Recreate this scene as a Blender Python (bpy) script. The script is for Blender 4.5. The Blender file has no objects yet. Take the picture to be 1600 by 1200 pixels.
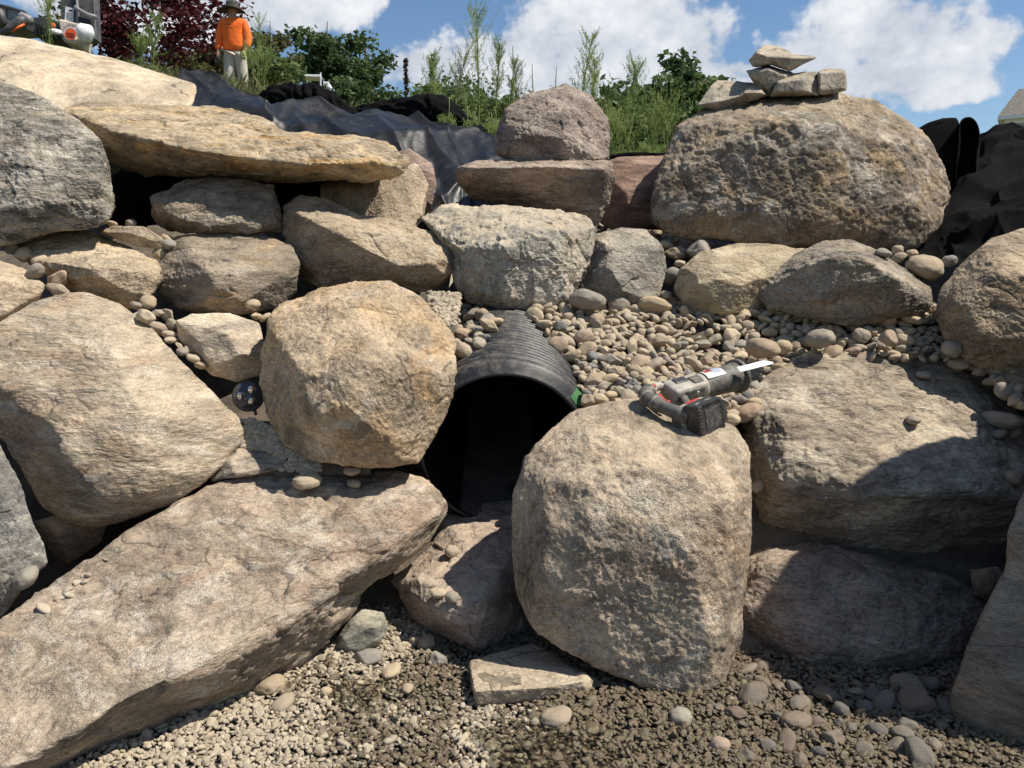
import bpy, bmesh, math, random
import numpy as np
from mathutils import Vector, Matrix, Euler
R = math.radians
rng = np.random.default_rng(7)
random.seed(7)
scene = bpy.context.scene
col = scene.collection

# ------------------------------------------------------------------ camera
PITCH, FPX, CAMZ = 9.0, 1230.0, 1.05          # degrees down, focal length in photo pixels, metres
cam_d = bpy.data.cameras.new('camera'); cam = bpy.data.objects.new('camera', cam_d); col.objects.link(cam)
cam.location = (0, 0, CAMZ); cam.rotation_euler = (R(90 - PITCH), 0, 0)
cam_d.sensor_width = 36.0; cam_d.lens = 36.0 * FPX / 1600.0
cam_d.clip_start = 0.05; cam_d.clip_end = 4000
scene.camera = cam
FWD = np.array([0, math.cos(R(PITCH)), -math.sin(R(PITCH))])
UP = np.array([0, math.sin(R(PITCH)), math.cos(R(PITCH))])
RT = np.array([1.0, 0, 0]); CAM = np.array([0, 0, CAMZ])

# ------------------------------------------------------------------ sun, sky, exposure
SUN_EL, SUN_AZ = 57.0, 100.0                   # azimuth clockwise from +Y (the view direction)
sv = Vector((math.cos(R(SUN_EL)) * math.sin(R(SUN_AZ)), math.cos(R(SUN_EL)) * math.cos(R(SUN_AZ)), math.sin(R(SUN_EL))))
sun_d = bpy.data.lights.new('sun', 'SUN'); sun = bpy.data.objects.new('sun', sun_d); col.objects.link(sun)
sun_d.energy = 5.0; sun_d.angle = R(0.53); sun_d.color = (1.0, 0.94, 0.84)
sun.rotation_euler = sv.to_track_quat('Z', 'Y').to_euler(); sun.location = (6, -2, 8)
scene.view_settings.view_transform = 'Standard'; scene.view_settings.look = 'None'
scene.view_settings.exposure = 0.44; scene.view_settings.gamma = 1.0
scene.view_settings.use_curve_mapping = False
SKY_STRENGTH = 0.076

def build_world():
    w = bpy.data.worlds.new('World'); scene.world = w; w.use_nodes = True
    nt = w.node_tree; N = nt.nodes; L = nt.links; N.clear()
    out = N.new('ShaderNodeOutputWorld'); bg = N.new('ShaderNodeBackground'); bg.inputs[1].default_value = SKY_STRENGTH
    L.new(bg.outputs[0], out.inputs[0])
    sky = N.new('ShaderNodeTexSky'); sky.sky_type = 'NISHITA'; sky.sun_disc = False
    sky.sun_elevation = R(SUN_EL); sky.sun_rotation = R(SUN_AZ); sky.altitude = 200; sky.air_density = 1.0
    sky.dust_density = 0.3; sky.ozone_density = 2.0
    tc = N.new('ShaderNodeTexCoord'); sep = N.new('ShaderNodeSeparateXYZ'); L.new(tc.outputs['Generated'], sep.inputs[0])
    def M(op, a, b=None, c=None, clamp=False):
        n = N.new('ShaderNodeMath'); n.operation = op; n.use_clamp = clamp
        for i, v in enumerate((a, b, c)):
            if v is None: continue
            if isinstance(v, (int, float)): n.inputs[i].default_value = v
            else: L.new(v, n.inputs[i])
        return n.outputs[0]
    az = M('ARCTAN2', sep.outputs[0], sep.outputs[1]); el = M('ARCSINE', sep.outputs[2])
    def noise(scale, detail, rough, off, sx=1.0, sz=1.0):
        mp = N.new('ShaderNodeMapping'); mp.inputs['Location'].default_value = off; mp.inputs['Scale'].default_value = (sx, sx, sz)
        L.new(tc.outputs['Generated'], mp.inputs[0])
        n = N.new('ShaderNodeTexNoise'); n.inputs['Scale'].default_value = scale; n.inputs['Detail'].default_value = detail
        n.inputs['Roughness'].default_value = rough; L.new(mp.outputs[0], n.inputs['Vector']); return n.outputs[0]
    n1 = noise(9, 4, 0.62, (0, 0, 0), 1, 1.5); n2 = noise(34, 3, 0.6, (3, 1, 2)); n3 = noise(2.2, 2, 0.5, (5.3, 2.2, 1.0), 1, 2.2)
    # cumulus banks, as (azimuth, elevation, half width, half height) in radians of direction
    blobs = []
    def px(x, y, rx, ry):
        dx, dy = (x - 800) / FPX, -(y - 600) / FPX
        v = FWD + RT * dx + UP * dy; v = v / np.linalg.norm(v)
        blobs.append((math.atan2(v[0], v[1]), math.asin(v[2]), rx / FPX, ry / FPX))
    for a in ((960, 40, 160, 85), (840, 85, 130, 62), (720, 110, 130, 42), (1060, 70, 95, 65), (930, 110, 240, 48), (650, 105, 50, 30), (1155, 108, 30, 16), (1180, 130, 50, 14),
              (1390, 30, 120, 58), (1300, 80, 80, 38), (1430, 75, 100, 45), (1455, 130, 80, 28), (1380, 115, 100, 28), (1540, 60, 40, 20),
              (420, 10, 130, 45), (330, 30, 90, 35), (470, 28, 70, 26), (130, 20, 120, 40), (870, -90, 180, 60), (560, 0, 40, 14)):
        px(*a)
    ae = N.new('ShaderNodeCombineXYZ'); L.new(az, ae.inputs[0]); L.new(el, ae.inputs[1])
    acc = None
    for (a0, e0, ra, re) in blobs:
        vm = N.new('ShaderNodeVectorMath'); vm.operation = 'MULTIPLY_ADD'; L.new(ae.outputs[0], vm.inputs[0])
        vm.inputs[1].default_value = (1 / ra, 1 / re, 0); vm.inputs[2].default_value = (-a0 / ra, -e0 / re, 0)
        dt = N.new('ShaderNodeVectorMath'); dt.operation = 'DOT_PRODUCT'; L.new(vm.outputs[0], dt.inputs[0]); L.new(vm.outputs[0], dt.inputs[1])
        v = M('MULTIPLY_ADD', dt.outputs['Value'], -0.62, 1.0)
        acc = v if acc is None else M('SMOOTH_MAX', acc, v, 0.35)
    acc = M('MAXIMUM', acc, -1.2)
    sh = M('MULTIPLY', M('SUBTRACT', el, 0.20), 3.0)
    dens = M('ADD', acc, M('ADD', M('MULTIPLY', M('SUBTRACT', n1, 0.5), 3.2), M('MULTIPLY', M('SUBTRACT', n2, 0.5), 1.5)))
    # the same kind of scattered cumulus over the rest of the sky
    gen = M('ADD', M('MULTIPLY', M('SUBTRACT', n3, 0.60), 7.0), M('MULTIPLY', M('SUBTRACT', n1, 0.5), 2.6))
    far = M('MULTIPLY', M('SUBTRACT', el, 0.36), 12.0, clamp=True)
    back = M('MULTIPLY', M('SUBTRACT', M('ABSOLUTE', az), 0.75), 6.0, clamp=True)
    gen = M('SUBTRACT', gen, M('MULTIPLY', M('SUBTRACT', 1.0, M('MAXIMUM', far, back)), 6.0))
    dens = M('MAXIMUM', dens, gen)
    mask = N.new('ShaderNodeMapRange'); mask.interpolation_type = 'SMOOTHSTEP'
    mask.inputs[1].default_value = 0.05; mask.inputs[2].default_value = 0.62; L.new(dens, mask.inputs[0])
    br = M('ADD', M('ADD', 0.52, M('MULTIPLY', sh, 0.34)), M('ADD', M('MULTIPLY', M('SUBTRACT', n2, 0.5), 0.5), M('MULTIPLY', M('SUBTRACT', n1, 0.5), 1.3)), clamp=True)
    cr = N.new('ShaderNodeValToRGB'); L.new(br, cr.inputs[0])
    k = 1.0 / SKY_STRENGTH
    e = cr.color_ramp.elements
    e[0].position = 0.0; e[0].color = (0.27 * k, 0.31 * k, 0.385 * k, 1)
    e[1].position = 0.95; e[1].color = (0.78 * k, 0.785 * k, 0.79 * k, 1)
    m = e.new(0.45); m.color = (0.46 * k, 0.49 * k, 0.545 * k, 1)
    hs = N.new('ShaderNodeHueSaturation'); hs.inputs['Saturation'].default_value = 1.12; hs.inputs['Value'].default_value = 1.14
    L.new(sky.outputs[0], hs.inputs['Color'])
    mix = N.new('ShaderNodeMix'); mix.data_type = 'RGBA'
    L.new(M('MULTIPLY', mask.outputs[0], 0.95), mix.inputs['Factor']); L.new(hs.outputs[0], mix.inputs['A']); L.new(cr.outputs[0], mix.inputs['B'])
    L.new(mix.outputs['Result'], bg.inputs[0])
build_world()
scene.world.cycles.sampling_method = 'MANUAL'; scene.world.cycles.sample_map_resolution = 256

# ------------------------------------------------------------------ helpers
def P(x, y, d):
    """photo pixel (1600 x 1200) and distance along the view axis -> world point"""
    return CAM + RT * ((x - 800) / FPX * d) + UP * (-(y - 600) / FPX * d) + FWD * d
def PY(x, y, Y):
    """pixel and horizontal distance Y -> world point"""
    v = FWD + RT * ((x - 800) / FPX) + UP * (-(y - 600) / FPX)
    return CAM + v * (Y / v[1])
def proj(p):
    q = p - CAM; d = q @ FWD
    return np.stack([800 + (q @ RT) / d * FPX, 600 - (q @ UP) / d * FPX], -1), d

def tag(o, label=None, cat=None, group=None, kind=None):
    if label: o['label'] = label
    if cat: o['category'] = cat
    if group: o['group'] = group
    if kind: o['kind'] = kind
    return o
def new_obj(name, me, mat=None, parent=None, loc=None):
    o = bpy.data.objects.new(name, me); col.objects.link(o)
    if mat is not None and me is not None and len(me.materials) == 0: me.materials.append(mat)
    if parent is not None: o.parent = parent
    if loc is not None: o.location = loc
    return o
def empty(name, loc, **kw):
    o = bpy.data.objects.new(name, None); col.objects.link(o); o.location = tuple(loc); o.empty_display_size = 0.1
    tag(o, **kw); EMPTY_LOC[o.name] = np.array(loc, float); return o
EMPTY_LOC = {}
def mesh_np(name, v, f, smooth=True):
    """v (n,3), f (m,3 or 4) numpy arrays -> mesh"""
    me = bpy.data.meshes.new(name); v = np.asarray(v, np.float32); f = np.asarray(f, np.int32)
    k = f.shape[1]
    me.vertices.add(len(v)); me.vertices.foreach_set('co', v.ravel())
    me.loops.add(f.size); me.loops.foreach_set('vertex_index', f.ravel())
    me.polygons.add(len(f)); me.polygons.foreach_set('loop_start', np.arange(0, f.size, k, dtype=np.int32))
    me.polygons.foreach_set('use_smooth', np.full(len(f), smooth)); me.update(calc_edges=True); me.validate()
    return me
def part(name, v, f, mat, parent=None, smooth=True, loc=None):
    """world-space verts -> object; origin at the parent's place or at the base centre"""
    v = np.asarray(v, float)
    if parent is not None:
        base = EMPTY_LOC[parent.name]
        me = mesh_np(name, v - base, f, smooth); o = new_obj(name, me, mat, parent); EMPTY_LOC[o.name] = base
    else:
        base = np.array([(v[:, 0].min() + v[:, 0].max()) / 2, (v[:, 1].min() + v[:, 1].max()) / 2, v[:, 2].min()])
        me = mesh_np(name, v - base, f, smooth); o = new_obj(name, me, mat, None, tuple(base)); EMPTY_LOC[o.name] = base
    return o
def bm_part(name, bm, mat, parent=None, smooth=False):
    bmesh.ops.recalc_face_normals(bm, faces=bm.faces)
    bm.verts.ensure_lookup_table()
    vs = np.array([v.co for v in bm.verts])
    if parent is not None: base = EMPTY_LOC[parent.name]
    else: base = np.array([(vs[:, 0].min() + vs[:, 0].max()) / 2, (vs[:, 1].min() + vs[:, 1].max()) / 2, vs[:, 2].min()])
    for v in bm.verts: v.co = v.co - Vector(base)
    me = bpy.data.meshes.new(name); bm.to_mesh(me); bm.free()
    for p in me.polygons: p.use_smooth = smooth
    o = new_obj(name, me, mat, parent, None if parent is not None else tuple(base)); EMPTY_LOC[o.name] = base
    return o
def tube(pts, rad, seg=12, caps=True):
    """swept tube through points with radii -> v, f(quads)"""
    pts = [np.array(p, float) for p in pts]; n = len(pts)
    if isinstance(rad, (int, float)): rad = [rad] * n
    v = []; prev = None
    for i in range(n):
        t = pts[min(i + 1, n - 1)] - pts[max(i - 1, 0)]; t = t / (np.linalg.norm(t) + 1e-12)
        if prev is None:
            a = np.array([0, 0, 1.0]) if abs(t[2]) < 0.9 else np.array([1.0, 0, 0])
        else: a = prev
        u = a - t * (a @ t); u /= np.linalg.norm(u); w = np.cross(t, u); prev = u
        for k in range(seg):
            th = 2 * math.pi * k / seg; v.append(pts[i] + rad[i] * (math.cos(th) * u + math.sin(th) * w))
    f = []
    for i in range(n - 1):
        for k in range(seg):
            a, b = i * seg + k, i * seg + (k + 1) % seg; f.append((a, b, b + seg, a + seg))
    if caps:
        for i, fl in ((0, 1), (n - 1, 0)):
            c = len(v); v.append(pts[i])
            for k in range(seg):
                a, b = i * seg + k, i * seg + (k + 1) % seg
                f.append((c, b, a, a) if fl else (c, a, b, b))
    return np.array(v), f
def tri_quads(f):
    out = []
    for q in f:
        if q[2] == q[3]: out.append((q[0], q[1], q[2]))
        else: out += [(q[0], q[1], q[2]), (q[0], q[2], q[3])]
    return np.array(out)
def tube_part(name, pts, rad, mat, parent=None, seg=12, caps=True, smooth=True):
    v, f = tube(pts, rad, seg, caps); return part(name, v, tri_quads(f), mat, parent, smooth)
def merge(list_vf):
    V = []; F = []; o = 0
    for v, f in list_vf: V.append(v); F.append(np.asarray(f) + o); o += len(v)
    return np.concatenate(V), np.concatenate(F)
def prism(poly, thick_vec):
    """closed polygon of world points extruded along a vector -> bmesh"""
    bm = bmesh.new(); a = [bm.verts.new(Vector(p)) for p in poly]; b = [bm.verts.new(Vector(p) + Vector(thick_vec)) for p in poly]
    bm.faces.new(a); bm.faces.new(b[::-1]); n = len(a)
    for i in range(n): bm.faces.new((a[i], b[i], b[(i + 1) % n], a[(i + 1) % n]))
    return bm
def bevel(bm, w, seg=2):
    bmesh.ops.bevel(bm, geom=bm.edges[:], offset=w, segments=seg, profile=0.6, affect='EDGES', clamp_overlap=True); return bm

# ---- noise in numpy
_perm = rng.permutation(256); _perm = np.concatenate([_perm, _perm, _perm])
_g = rng.normal(size=(256, 3)); _g /= np.linalg.norm(_g, axis=1, keepdims=True)
def perlin(p):
    pi = np.floor(p).astype(np.int64); pf = p - pi; pi &= 255
    u = pf * pf * pf * (pf * (pf * 6 - 15) + 10); r = 0
    for dx in (0, 1):
        wx = u[:, 0] if dx else 1 - u[:, 0]; hx = _perm[pi[:, 0] + dx]
        for dy in (0, 1):
            wy = u[:, 1] if dy else 1 - u[:, 1]; hy = _perm[hx + pi[:, 1] + dy]
            for dz in (0, 1):
                wz = u[:, 2] if dz else 1 - u[:, 2]; g = _g[_perm[hy + pi[:, 2] + dz]]
                r = r + wx * wy * wz * ((pf[:, 0] - dx) * g[:, 0] + (pf[:, 1] - dy) * g[:, 1] + (pf[:, 2] - dz) * g[:, 2])
    return r * 1.5
def fbm(p, octv=4, gain=0.5, lac=2.03):
    a = 1.0; s = 0; q = p.copy()
    for i in range(octv): s = s + a * perlin(q + i * 17.3); q = q * lac; a *= gain
    return s
def ridged(p, octv=4, gain=0.5):
    a = 1.0; s = 0; q = p.copy()
    for i in range(octv): s = s + a * (1 - 2 * np.abs(perlin(q + i * 9.1))); q = q * 2.1; a *= gain
    return s
def cell_facets(p, seed):
    """tilted chips: each cell of a jittered lattice carries its own plane"""
    pi = np.floor(p).astype(np.int64); best = np.full(len(p), 1e9); val = np.zeros(len(p))
    for dx in (-1, 0, 1):
        for dy in (-1, 0, 1):
            for dz in (-1, 0, 1):
                c = pi + np.array([dx, dy, dz]); h = _perm[(_perm[(_perm[(c[:, 0] + seed) & 255] + c[:, 1]) & 255] + c[:, 2]) & 255]
                s = c + 0.5 + 0.45 * _g[h]; d = ((p - s) ** 2).sum(1); m = d < best
                g2 = _g[(h * 7 + 31) & 255]; v = ((p - s) * g2).sum(1) * 1.2 + 0.35 * g2[:, 0]
                val = np.where(m, v, val); best = np.where(m, d, best)
    return val

# ---- icosphere levels with fixed topology
def _ico():
    t = (1 + 5 ** 0.5) / 2
    v = np.array([(-1, t, 0), (1, t, 0), (-1, -t, 0), (1, -t, 0), (0, -1, t), (0, 1, t), (0, -1, -t), (0, 1, -t), (t, 0, -1), (t, 0, 1), (-t, 0, -1), (-t, 0, 1)], float)
    f = np.array([(0, 11, 5), (0, 5, 1), (0, 1, 7), (0, 7, 10), (0, 10, 11), (1, 5, 9), (5, 11, 4), (11, 10, 2), (10, 7, 6), (7, 1, 8), (3, 9, 4), (3, 4, 2), (3, 2, 6), (3, 6, 8), (3, 8, 9), (4, 9, 5), (2, 4, 11), (6, 2, 10), (8, 6, 7), (9, 8, 1)])
    return v / np.linalg.norm(v, axis=1, keepdims=True), f
ICO = []
def _levels(n):
    v, f = _ico()
    for l in range(n + 1):
        e = np.sort(np.concatenate([f[:, [0, 1]], f[:, [1, 2]], f[:, [2, 0]]]), axis=1)
        ue, inv = np.unique(e, axis=0, return_inverse=True); inv = inv.ravel()
        ICO.append(dict(v=v, f=f, e=ue, deg=np.bincount(ue.ravel(), minlength=len(v)).astype(float)))
        m = v[ue[:, 0]] + v[ue[:, 1]]; m /= np.linalg.norm(m, axis=1, keepdims=True)
        k = len(f); a, b, c = inv[:k] + len(v), inv[k:2 * k] + len(v), inv[2 * k:] + len(v)
        nf = np.concatenate([np.stack([f[:, 0], a, c], 1), np.stack([f[:, 1], b, a], 1), np.stack([f[:, 2], c, b], 1), np.stack([a, b, c], 1)])
        v = np.concatenate([v, m]); f = nf
_levels(6)
def lap(p, lvl, it, lam=0.5):
    e, deg = ICO[lvl]['e'], ICO[lvl]['deg']; n = len(p)
    for _ in range(it):
        s = np.stack([np.bincount(e[:, 0], p[e[:, 1], k], n) + np.bincount(e[:, 1], p[e[:, 0], k], n) for k in range(3)], 1)
        p = p + lam * (s / deg[:, None] - p)
    return p
def subdiv(p, lvl):
    e = ICO[lvl]['e']; return np.concatenate([p, (p[e[:, 0]] + p[e[:, 1]]) / 2])
def vnormals(p, lvl):
    f = ICO[lvl]['f']; n = np.cross(p[f[:, 1]] - p[f[:, 0]], p[f[:, 2]] - p[f[:, 0]]); out = np.zeros_like(p)
    for k in range(3):
        for j in range(3): out[:, j] += np.bincount(f[:, k], n[:, j], len(p))
    return out / (np.linalg.norm(out, axis=1, keepdims=True) + 1e-12)
def hull_planes(pts):
    n = len(pts); idx = np.array([(i, j, k) for i in range(n) for j in range(i + 1, n) for k in range(j + 1, n)])
    a, b, c = pts[idx[:, 0]], pts[idx[:, 1]], pts[idx[:, 2]]
    nn = np.cross(b - a, c - a); ln = np.linalg.norm(nn, axis=1); ok = ln > 1e-9; nn = nn[ok] / ln[ok, None]; a = a[ok]
    d = (nn * a).sum(1); outN = []; outD = []
    for s in range(0, len(nn), 4000):
        dist = nn[s:s + 4000] @ pts.T - d[s:s + 4000, None]
        up = (dist < 1e-6).all(1); dn = (dist > -1e-6).all(1)
        outN += [nn[s:s + 4000][up], -nn[s:s + 4000][dn]]; outD += [d[s:s + 4000][up], -d[s:s + 4000][dn]]
    return np.concatenate(outN), np.concatenate(outD)
def polytope(pts, lvl, k, bias=None, chop=0, cf=(.82, .94)):
    """rounded convex body through points: exact hull radius, then k smoothing passes"""
    c = pts.mean(0); q = pts - c; n, d = hull_planes(q)
    for _ in range(chop):
        m = rng.normal(size=3); m /= np.linalg.norm(m); m = m + .8 * bias; m /= np.linalg.norm(m); n = np.concatenate([n, m[None]]); d = np.append(d, (q @ m).max() * rng.uniform(*cf))
    ext = np.sqrt(np.linalg.eigh(np.cov(q.T))[0]); ax = np.linalg.eigh(np.cov(q.T))[1]
    s = ICO[lvl]['v'] * np.maximum(ext / ext.max(), 0.35) @ np.eye(3); s = s @ ax.T
    s = s / np.linalg.norm(s, axis=1, keepdims=True)
    if bias is not None: s = s + .45 * bias; s = s / np.linalg.norm(s, axis=1, keepdims=True)
    den = s @ n.T; r = np.where(den > 1e-6, d[None] / np.maximum(den, 1e-6), 1e9).min(1)
    p = c + s * r[:, None]
    if np.linalg.det(ax) < 0: p = p  # orientation is fixed later
    return lap(p, lvl, k)
def poly_rho(poly, c, th):
    """distance from c to polygon along angles th (pixel space)"""
    q = np.asarray(poly, float) - c; a = q; b = np.roll(q, -1, 0); out = np.zeros(len(th))
    dx, dy = np.cos(th), np.sin(th)
    for i in range(len(a)):
        e = b[i] - a[i]; den = dx * e[1] - dy * e[0]; den = np.where(np.abs(den) < 1e-9, 1e-9, den)
        t = (a[i][0] * e[1] - a[i][1] * e[0]) / den; s = (a[i][0] * dy - a[i][1] * dx) / den
        ok = (t > 0) & (s >= -1e-6) & (s <= 1 + 1e-6); out = np.where(ok, np.maximum(out, t), out)
    return out
def centroid(poly):
    p = np.asarray(poly, float); x, y = p[:, 0], p[:, 1]; x2, y2 = np.roll(x, -1), np.roll(y, -1); k = x * y2 - x2 * y
    A = k.sum() / 2; return np.array([((x + x2) * k).sum() / (6 * A), ((y + y2) * k).sum() / (6 * A)]), abs(A)

# ------------------------------------------------------------------ materials
class NT:
    def __init__(s, name):
        s.mat = bpy.data.materials.new(name); s.mat.use_nodes = True; s.t = s.mat.node_tree; s.N = s.t.nodes; s.L = s.t.links
        s.b = s.N['Principled BSDF']
    def n(s, typ, **kw):
        x = s.N.new(typ)
        for k, v in kw.items(): setattr(x, k, v)
        return x
    def put(s, sock, v):
        if isinstance(v, bpy.types.NodeSocket): s.L.new(v, sock)
        elif v is not None: sock.default_value = v
    def math(s, op, a, b=None, c=None, clamp=False):
        x = s.n('ShaderNodeMath', operation=op, use_clamp=clamp)
        for i, v in enumerate((a, b, c)): s.put(x.inputs[i], v)
        return x.outputs[0]
    def noise(s, vec, scale, detail=4, rough=0.55, dist=0.0):
        x = s.n('ShaderNodeTexNoise'); s.put(x.inputs['Vector'], vec); x.inputs['Scale'].default_value = scale
        x.inputs['Detail'].default_value = detail; x.inputs['Roughness'].default_value = rough; x.inputs['Distortion'].default_value = dist
        return x.outputs[0]
    def ramp(s, fac, a, b, smooth=True):
        x = s.n('ShaderNodeMapRange'); x.interpolation_type = 'SMOOTHSTEP' if smooth else 'LINEAR'
        s.put(x.inputs[0], fac); x.inputs[1].default_value = a; x.inputs[2].default_value = b; return x.outputs[0]
    def mix(s, f, a, b, mode='MIX'):
        x = s.n('ShaderNodeMix', data_type='RGBA', blend_type=mode); s.put(x.inputs['Factor'], f)
        s.put(x.inputs['A'], a if not isinstance(a, tuple) else tuple(a) + ((1,) if len(a) == 3 else ()))
        s.put(x.inputs['B'], b if not isinstance(b, tuple) else tuple(b) + ((1,) if len(b) == 3 else ())); return x.outputs['Result']
    def mapping(s, vec, loc=(0, 0, 0), rot=(0, 0, 0), scale=(1, 1, 1)):
        x = s.n('ShaderNodeMapping'); s.put(x.inputs[0], vec); x.inputs['Location'].default_value = loc; x.inputs['Rotation'].default_value = rot; x.inputs['Scale'].default_value = scale
        return x.outputs[0]
    def bump(s, h, strength, dist, normal=None):
        x = s.n('ShaderNodeBump'); s.put(x.inputs['Height'], h); x.inputs['Strength'].default_value = strength; x.inputs['Distance'].default_value = dist
        if normal is not None: s.put(x.inputs['Normal'], normal)
        return x.outputs[0]
    def set(s, **kw):
        for k, v in kw.items():
            k = {'color': 'Base Color', 'rough': 'Roughness', 'metal': 'Metallic', 'normal': 'Normal', 'spec': 'Specular IOR Level'}.get(k, k)
            if isinstance(v, tuple) and len(v) == 3 and k == 'Base Color': v = v + (1,)
            s.put(s.b.inputs[k], v)
        return s.mat

_mseed = [0]
def rock_mat(name, c1, c2, warm=(.36, .24, .15), white=.25, dark=.2, wamt=.35, strata=0.0, rot=(0, 0, 0), dust=.35, bump=1.0, wcol=(.62, .57, .48), dcol=(.055, .048, .038), grain=1.0):
    m = NT(name); _mseed[0] += 1; sd = _mseed[0] * 3.71; rr = np.random.default_rng(_mseed[0] + 40)
    if strata == 0 and rot == (0, 0, 0): strata = float(rr.uniform(0, .9)) * float(rr.uniform() < .75); rot = tuple(rr.uniform(-.9, .9, 3))
    gs = float(rr.uniform(.65, 1.5))
    tc = m.n('ShaderNodeTexCoord'); v0 = m.mapping(tc.outputs['Object'], (sd, sd * 0.6, -sd), rot, (1, 1, 1 + 2.2 * strata))
    v1 = m.mapping(tc.outputs['Object'], (-sd, sd * 1.3, sd), rot, (1, 1, 1 + 4.0 * strata))
    big = m.noise(v0, 3.2, 3, .62, .6); mid = m.noise(v1, 11, 4, .65, .5); fine = m.noise(v1, 70 * gs, 3, .7); vf = m.noise(v0, 260 * gs, 1, .6)
    lum = lambda c, k: tuple(min(.9, x * k * e) for x, e in zip(c, (1.0, 1.015, 1.07)))
    c = m.mix(m.ramp(big, .36, .62), lum(c1, 1.18), lum(c2, .78))
    c = m.mix(m.math('MULTIPLY', m.ramp(m.noise(v1, 4.6, 4, .6, .8), .47, .70), wamt), c, warm)
    # value grain
    g = m.math('ADD', m.math('MULTIPLY', m.math('SUBTRACT', fine, .5), 2.0 * grain), m.math('MULTIPLY', m.math('SUBTRACT', mid, .5), 1.1))
    g = m.math('ADD', g, m.math('MULTIPLY', m.math('SUBTRACT', vf, .5), 1.5 * grain))
    gv = m.n('ShaderNodeCombineColor'); s = m.math('ADD', 1.0, g)
    s = m.math('MAXIMUM', s, .25)
    for i in range(3): m.L.new(s, gv.inputs[i])
    c = m.mix(1.0, c, gv.outputs[0], 'MULTIPLY')
    # pale scrapes and mineral crust
    if white > 0:
        wn = m.noise(v1, 5.5, 7, .74, .9); w = m.math('MULTIPLY', m.ramp(wn, .575 - .10 * white, .675 - .09 * white), m.ramp(vf, .36, .6))
        w = m.math('MULTIPLY', w, min(1.0, .35 + .65 * white)); c = m.mix(w, c, wcol)
    if dark > 0:
        dn = m.noise(v0, 7.0, 7, .72, .7); d = m.math('MULTIPLY', m.ramp(dn, .575 - .11 * dark, .68 - .11 * dark), m.ramp(fine, .34, .56))
        d = m.math('MULTIPLY', d, min(.95, .35 + .6 * dark)); c = m.mix(d, c, dcol)
    if dust > 0:   # dry silt settled on what faces up
        gn = m.n('ShaderNodeNewGeometry'); sp = m.n('ShaderNodeSeparateXYZ'); m.L.new(gn.outputs['Normal'], sp.inputs[0])
        du = m.math('MULTIPLY', m.ramp(sp.outputs[2], .25, .95), m.ramp(mid, .3, .65)); c = m.mix(m.math('MULTIPLY', du, dust), c, (.46, .375, .26))
    h = m.math('ADD', m.math('MULTIPLY', m.noise(v1, 30 * gs, 6, .70, .3), 1.0), m.math('MULTIPLY', fine, .45))
    h = m.math('MULTIPLY', h, m.math('ADD', .3, m.math('MULTIPLY', m.ramp(m.noise(v0, 6.5, 3, .6, .4), .35, .62), 1.0)))
    nr = m.bump(m.math('ADD', h, m.math('MULTIPLY', vf, .16)), 1.0 * bump, .013)
    # hairline cracks, only in places
    wo = m.n('ShaderNodeVectorMath', operation='MULTIPLY_ADD'); wc = m.n('ShaderNodeTexNoise'); m.put(wc.inputs['Vector'], v0); wc.inputs['Scale'].default_value = 9; wc.inputs['Detail'].default_value = 2
    m.L.new(wc.outputs['Color'], wo.inputs[0]); wo.inputs[1].default_value = (.09, .09, .09); m.L.new(v1, wo.inputs[2])
    vo = m.n('ShaderNodeTexVoronoi', feature='DISTANCE_TO_EDGE'); m.L.new(wo.outputs[0], vo.inputs['Vector']); vo.inputs['Scale'].default_value = 2.2 + 2 * float(rr.uniform())
    ck = m.math('MULTIPLY', m.math('SUBTRACT', 1.0, m.ramp(vo.outputs['Distance'], .002, .016)), m.ramp(big, .53, .60))
    c = m.mix(m.math('MULTIPLY', ck, .7), c, (.05, .04, .03))
    return m.set(color=c, rough=.93, normal=nr, spec=.25)

def simple_mat(name, c, rough=.6, metal=0.0, var=.25, vscale=30, bump=0.0, bscale=80, spec=.5, dirt=0.0, dirtc=(.33, .27, .19), bdist=.002):
    m = NT(name); tc = m.n('ShaderNodeTexCoord'); n = m.noise(tc.outputs['Object'], vscale, 6, .6)
    cc = m.mix(m.ramp(n, .25, .75), tuple(x * (1 - var) for x in c), tuple(min(1, x * (1 + var)) for x in c))
    if dirt > 0: cc = m.mix(m.math('MULTIPLY', m.ramp(m.noise(tc.outputs['Object'], vscale * .7 + 3, 9, .72, .5), .42, .68), dirt), cc, dirtc)
    kw = {}
    if bump > 0: kw['normal'] = m.bump(m.noise(tc.outputs['Object'], bscale, 6, .6), bump, bdist)
    rr = m.math('ADD', rough - .06, m.math('MULTIPLY', n, .12), clamp=True)
    return m.set(color=cc, rough=rr, metal=metal, spec=spec, **kw)
# ------------------------------------------------------------------ boulders
TAN = (.40, .31, .205); BRN = (.285, .215, .145); GRY = (.25, .225, .185); PNK = (.36, .26, .19); OCH = (.50, .34, .155)
DKG = (.13, .115, .095); PAL = (.47, .385, .265); MUD = (.20, .155, .11); SLT = (.20, .195, .18)

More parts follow.
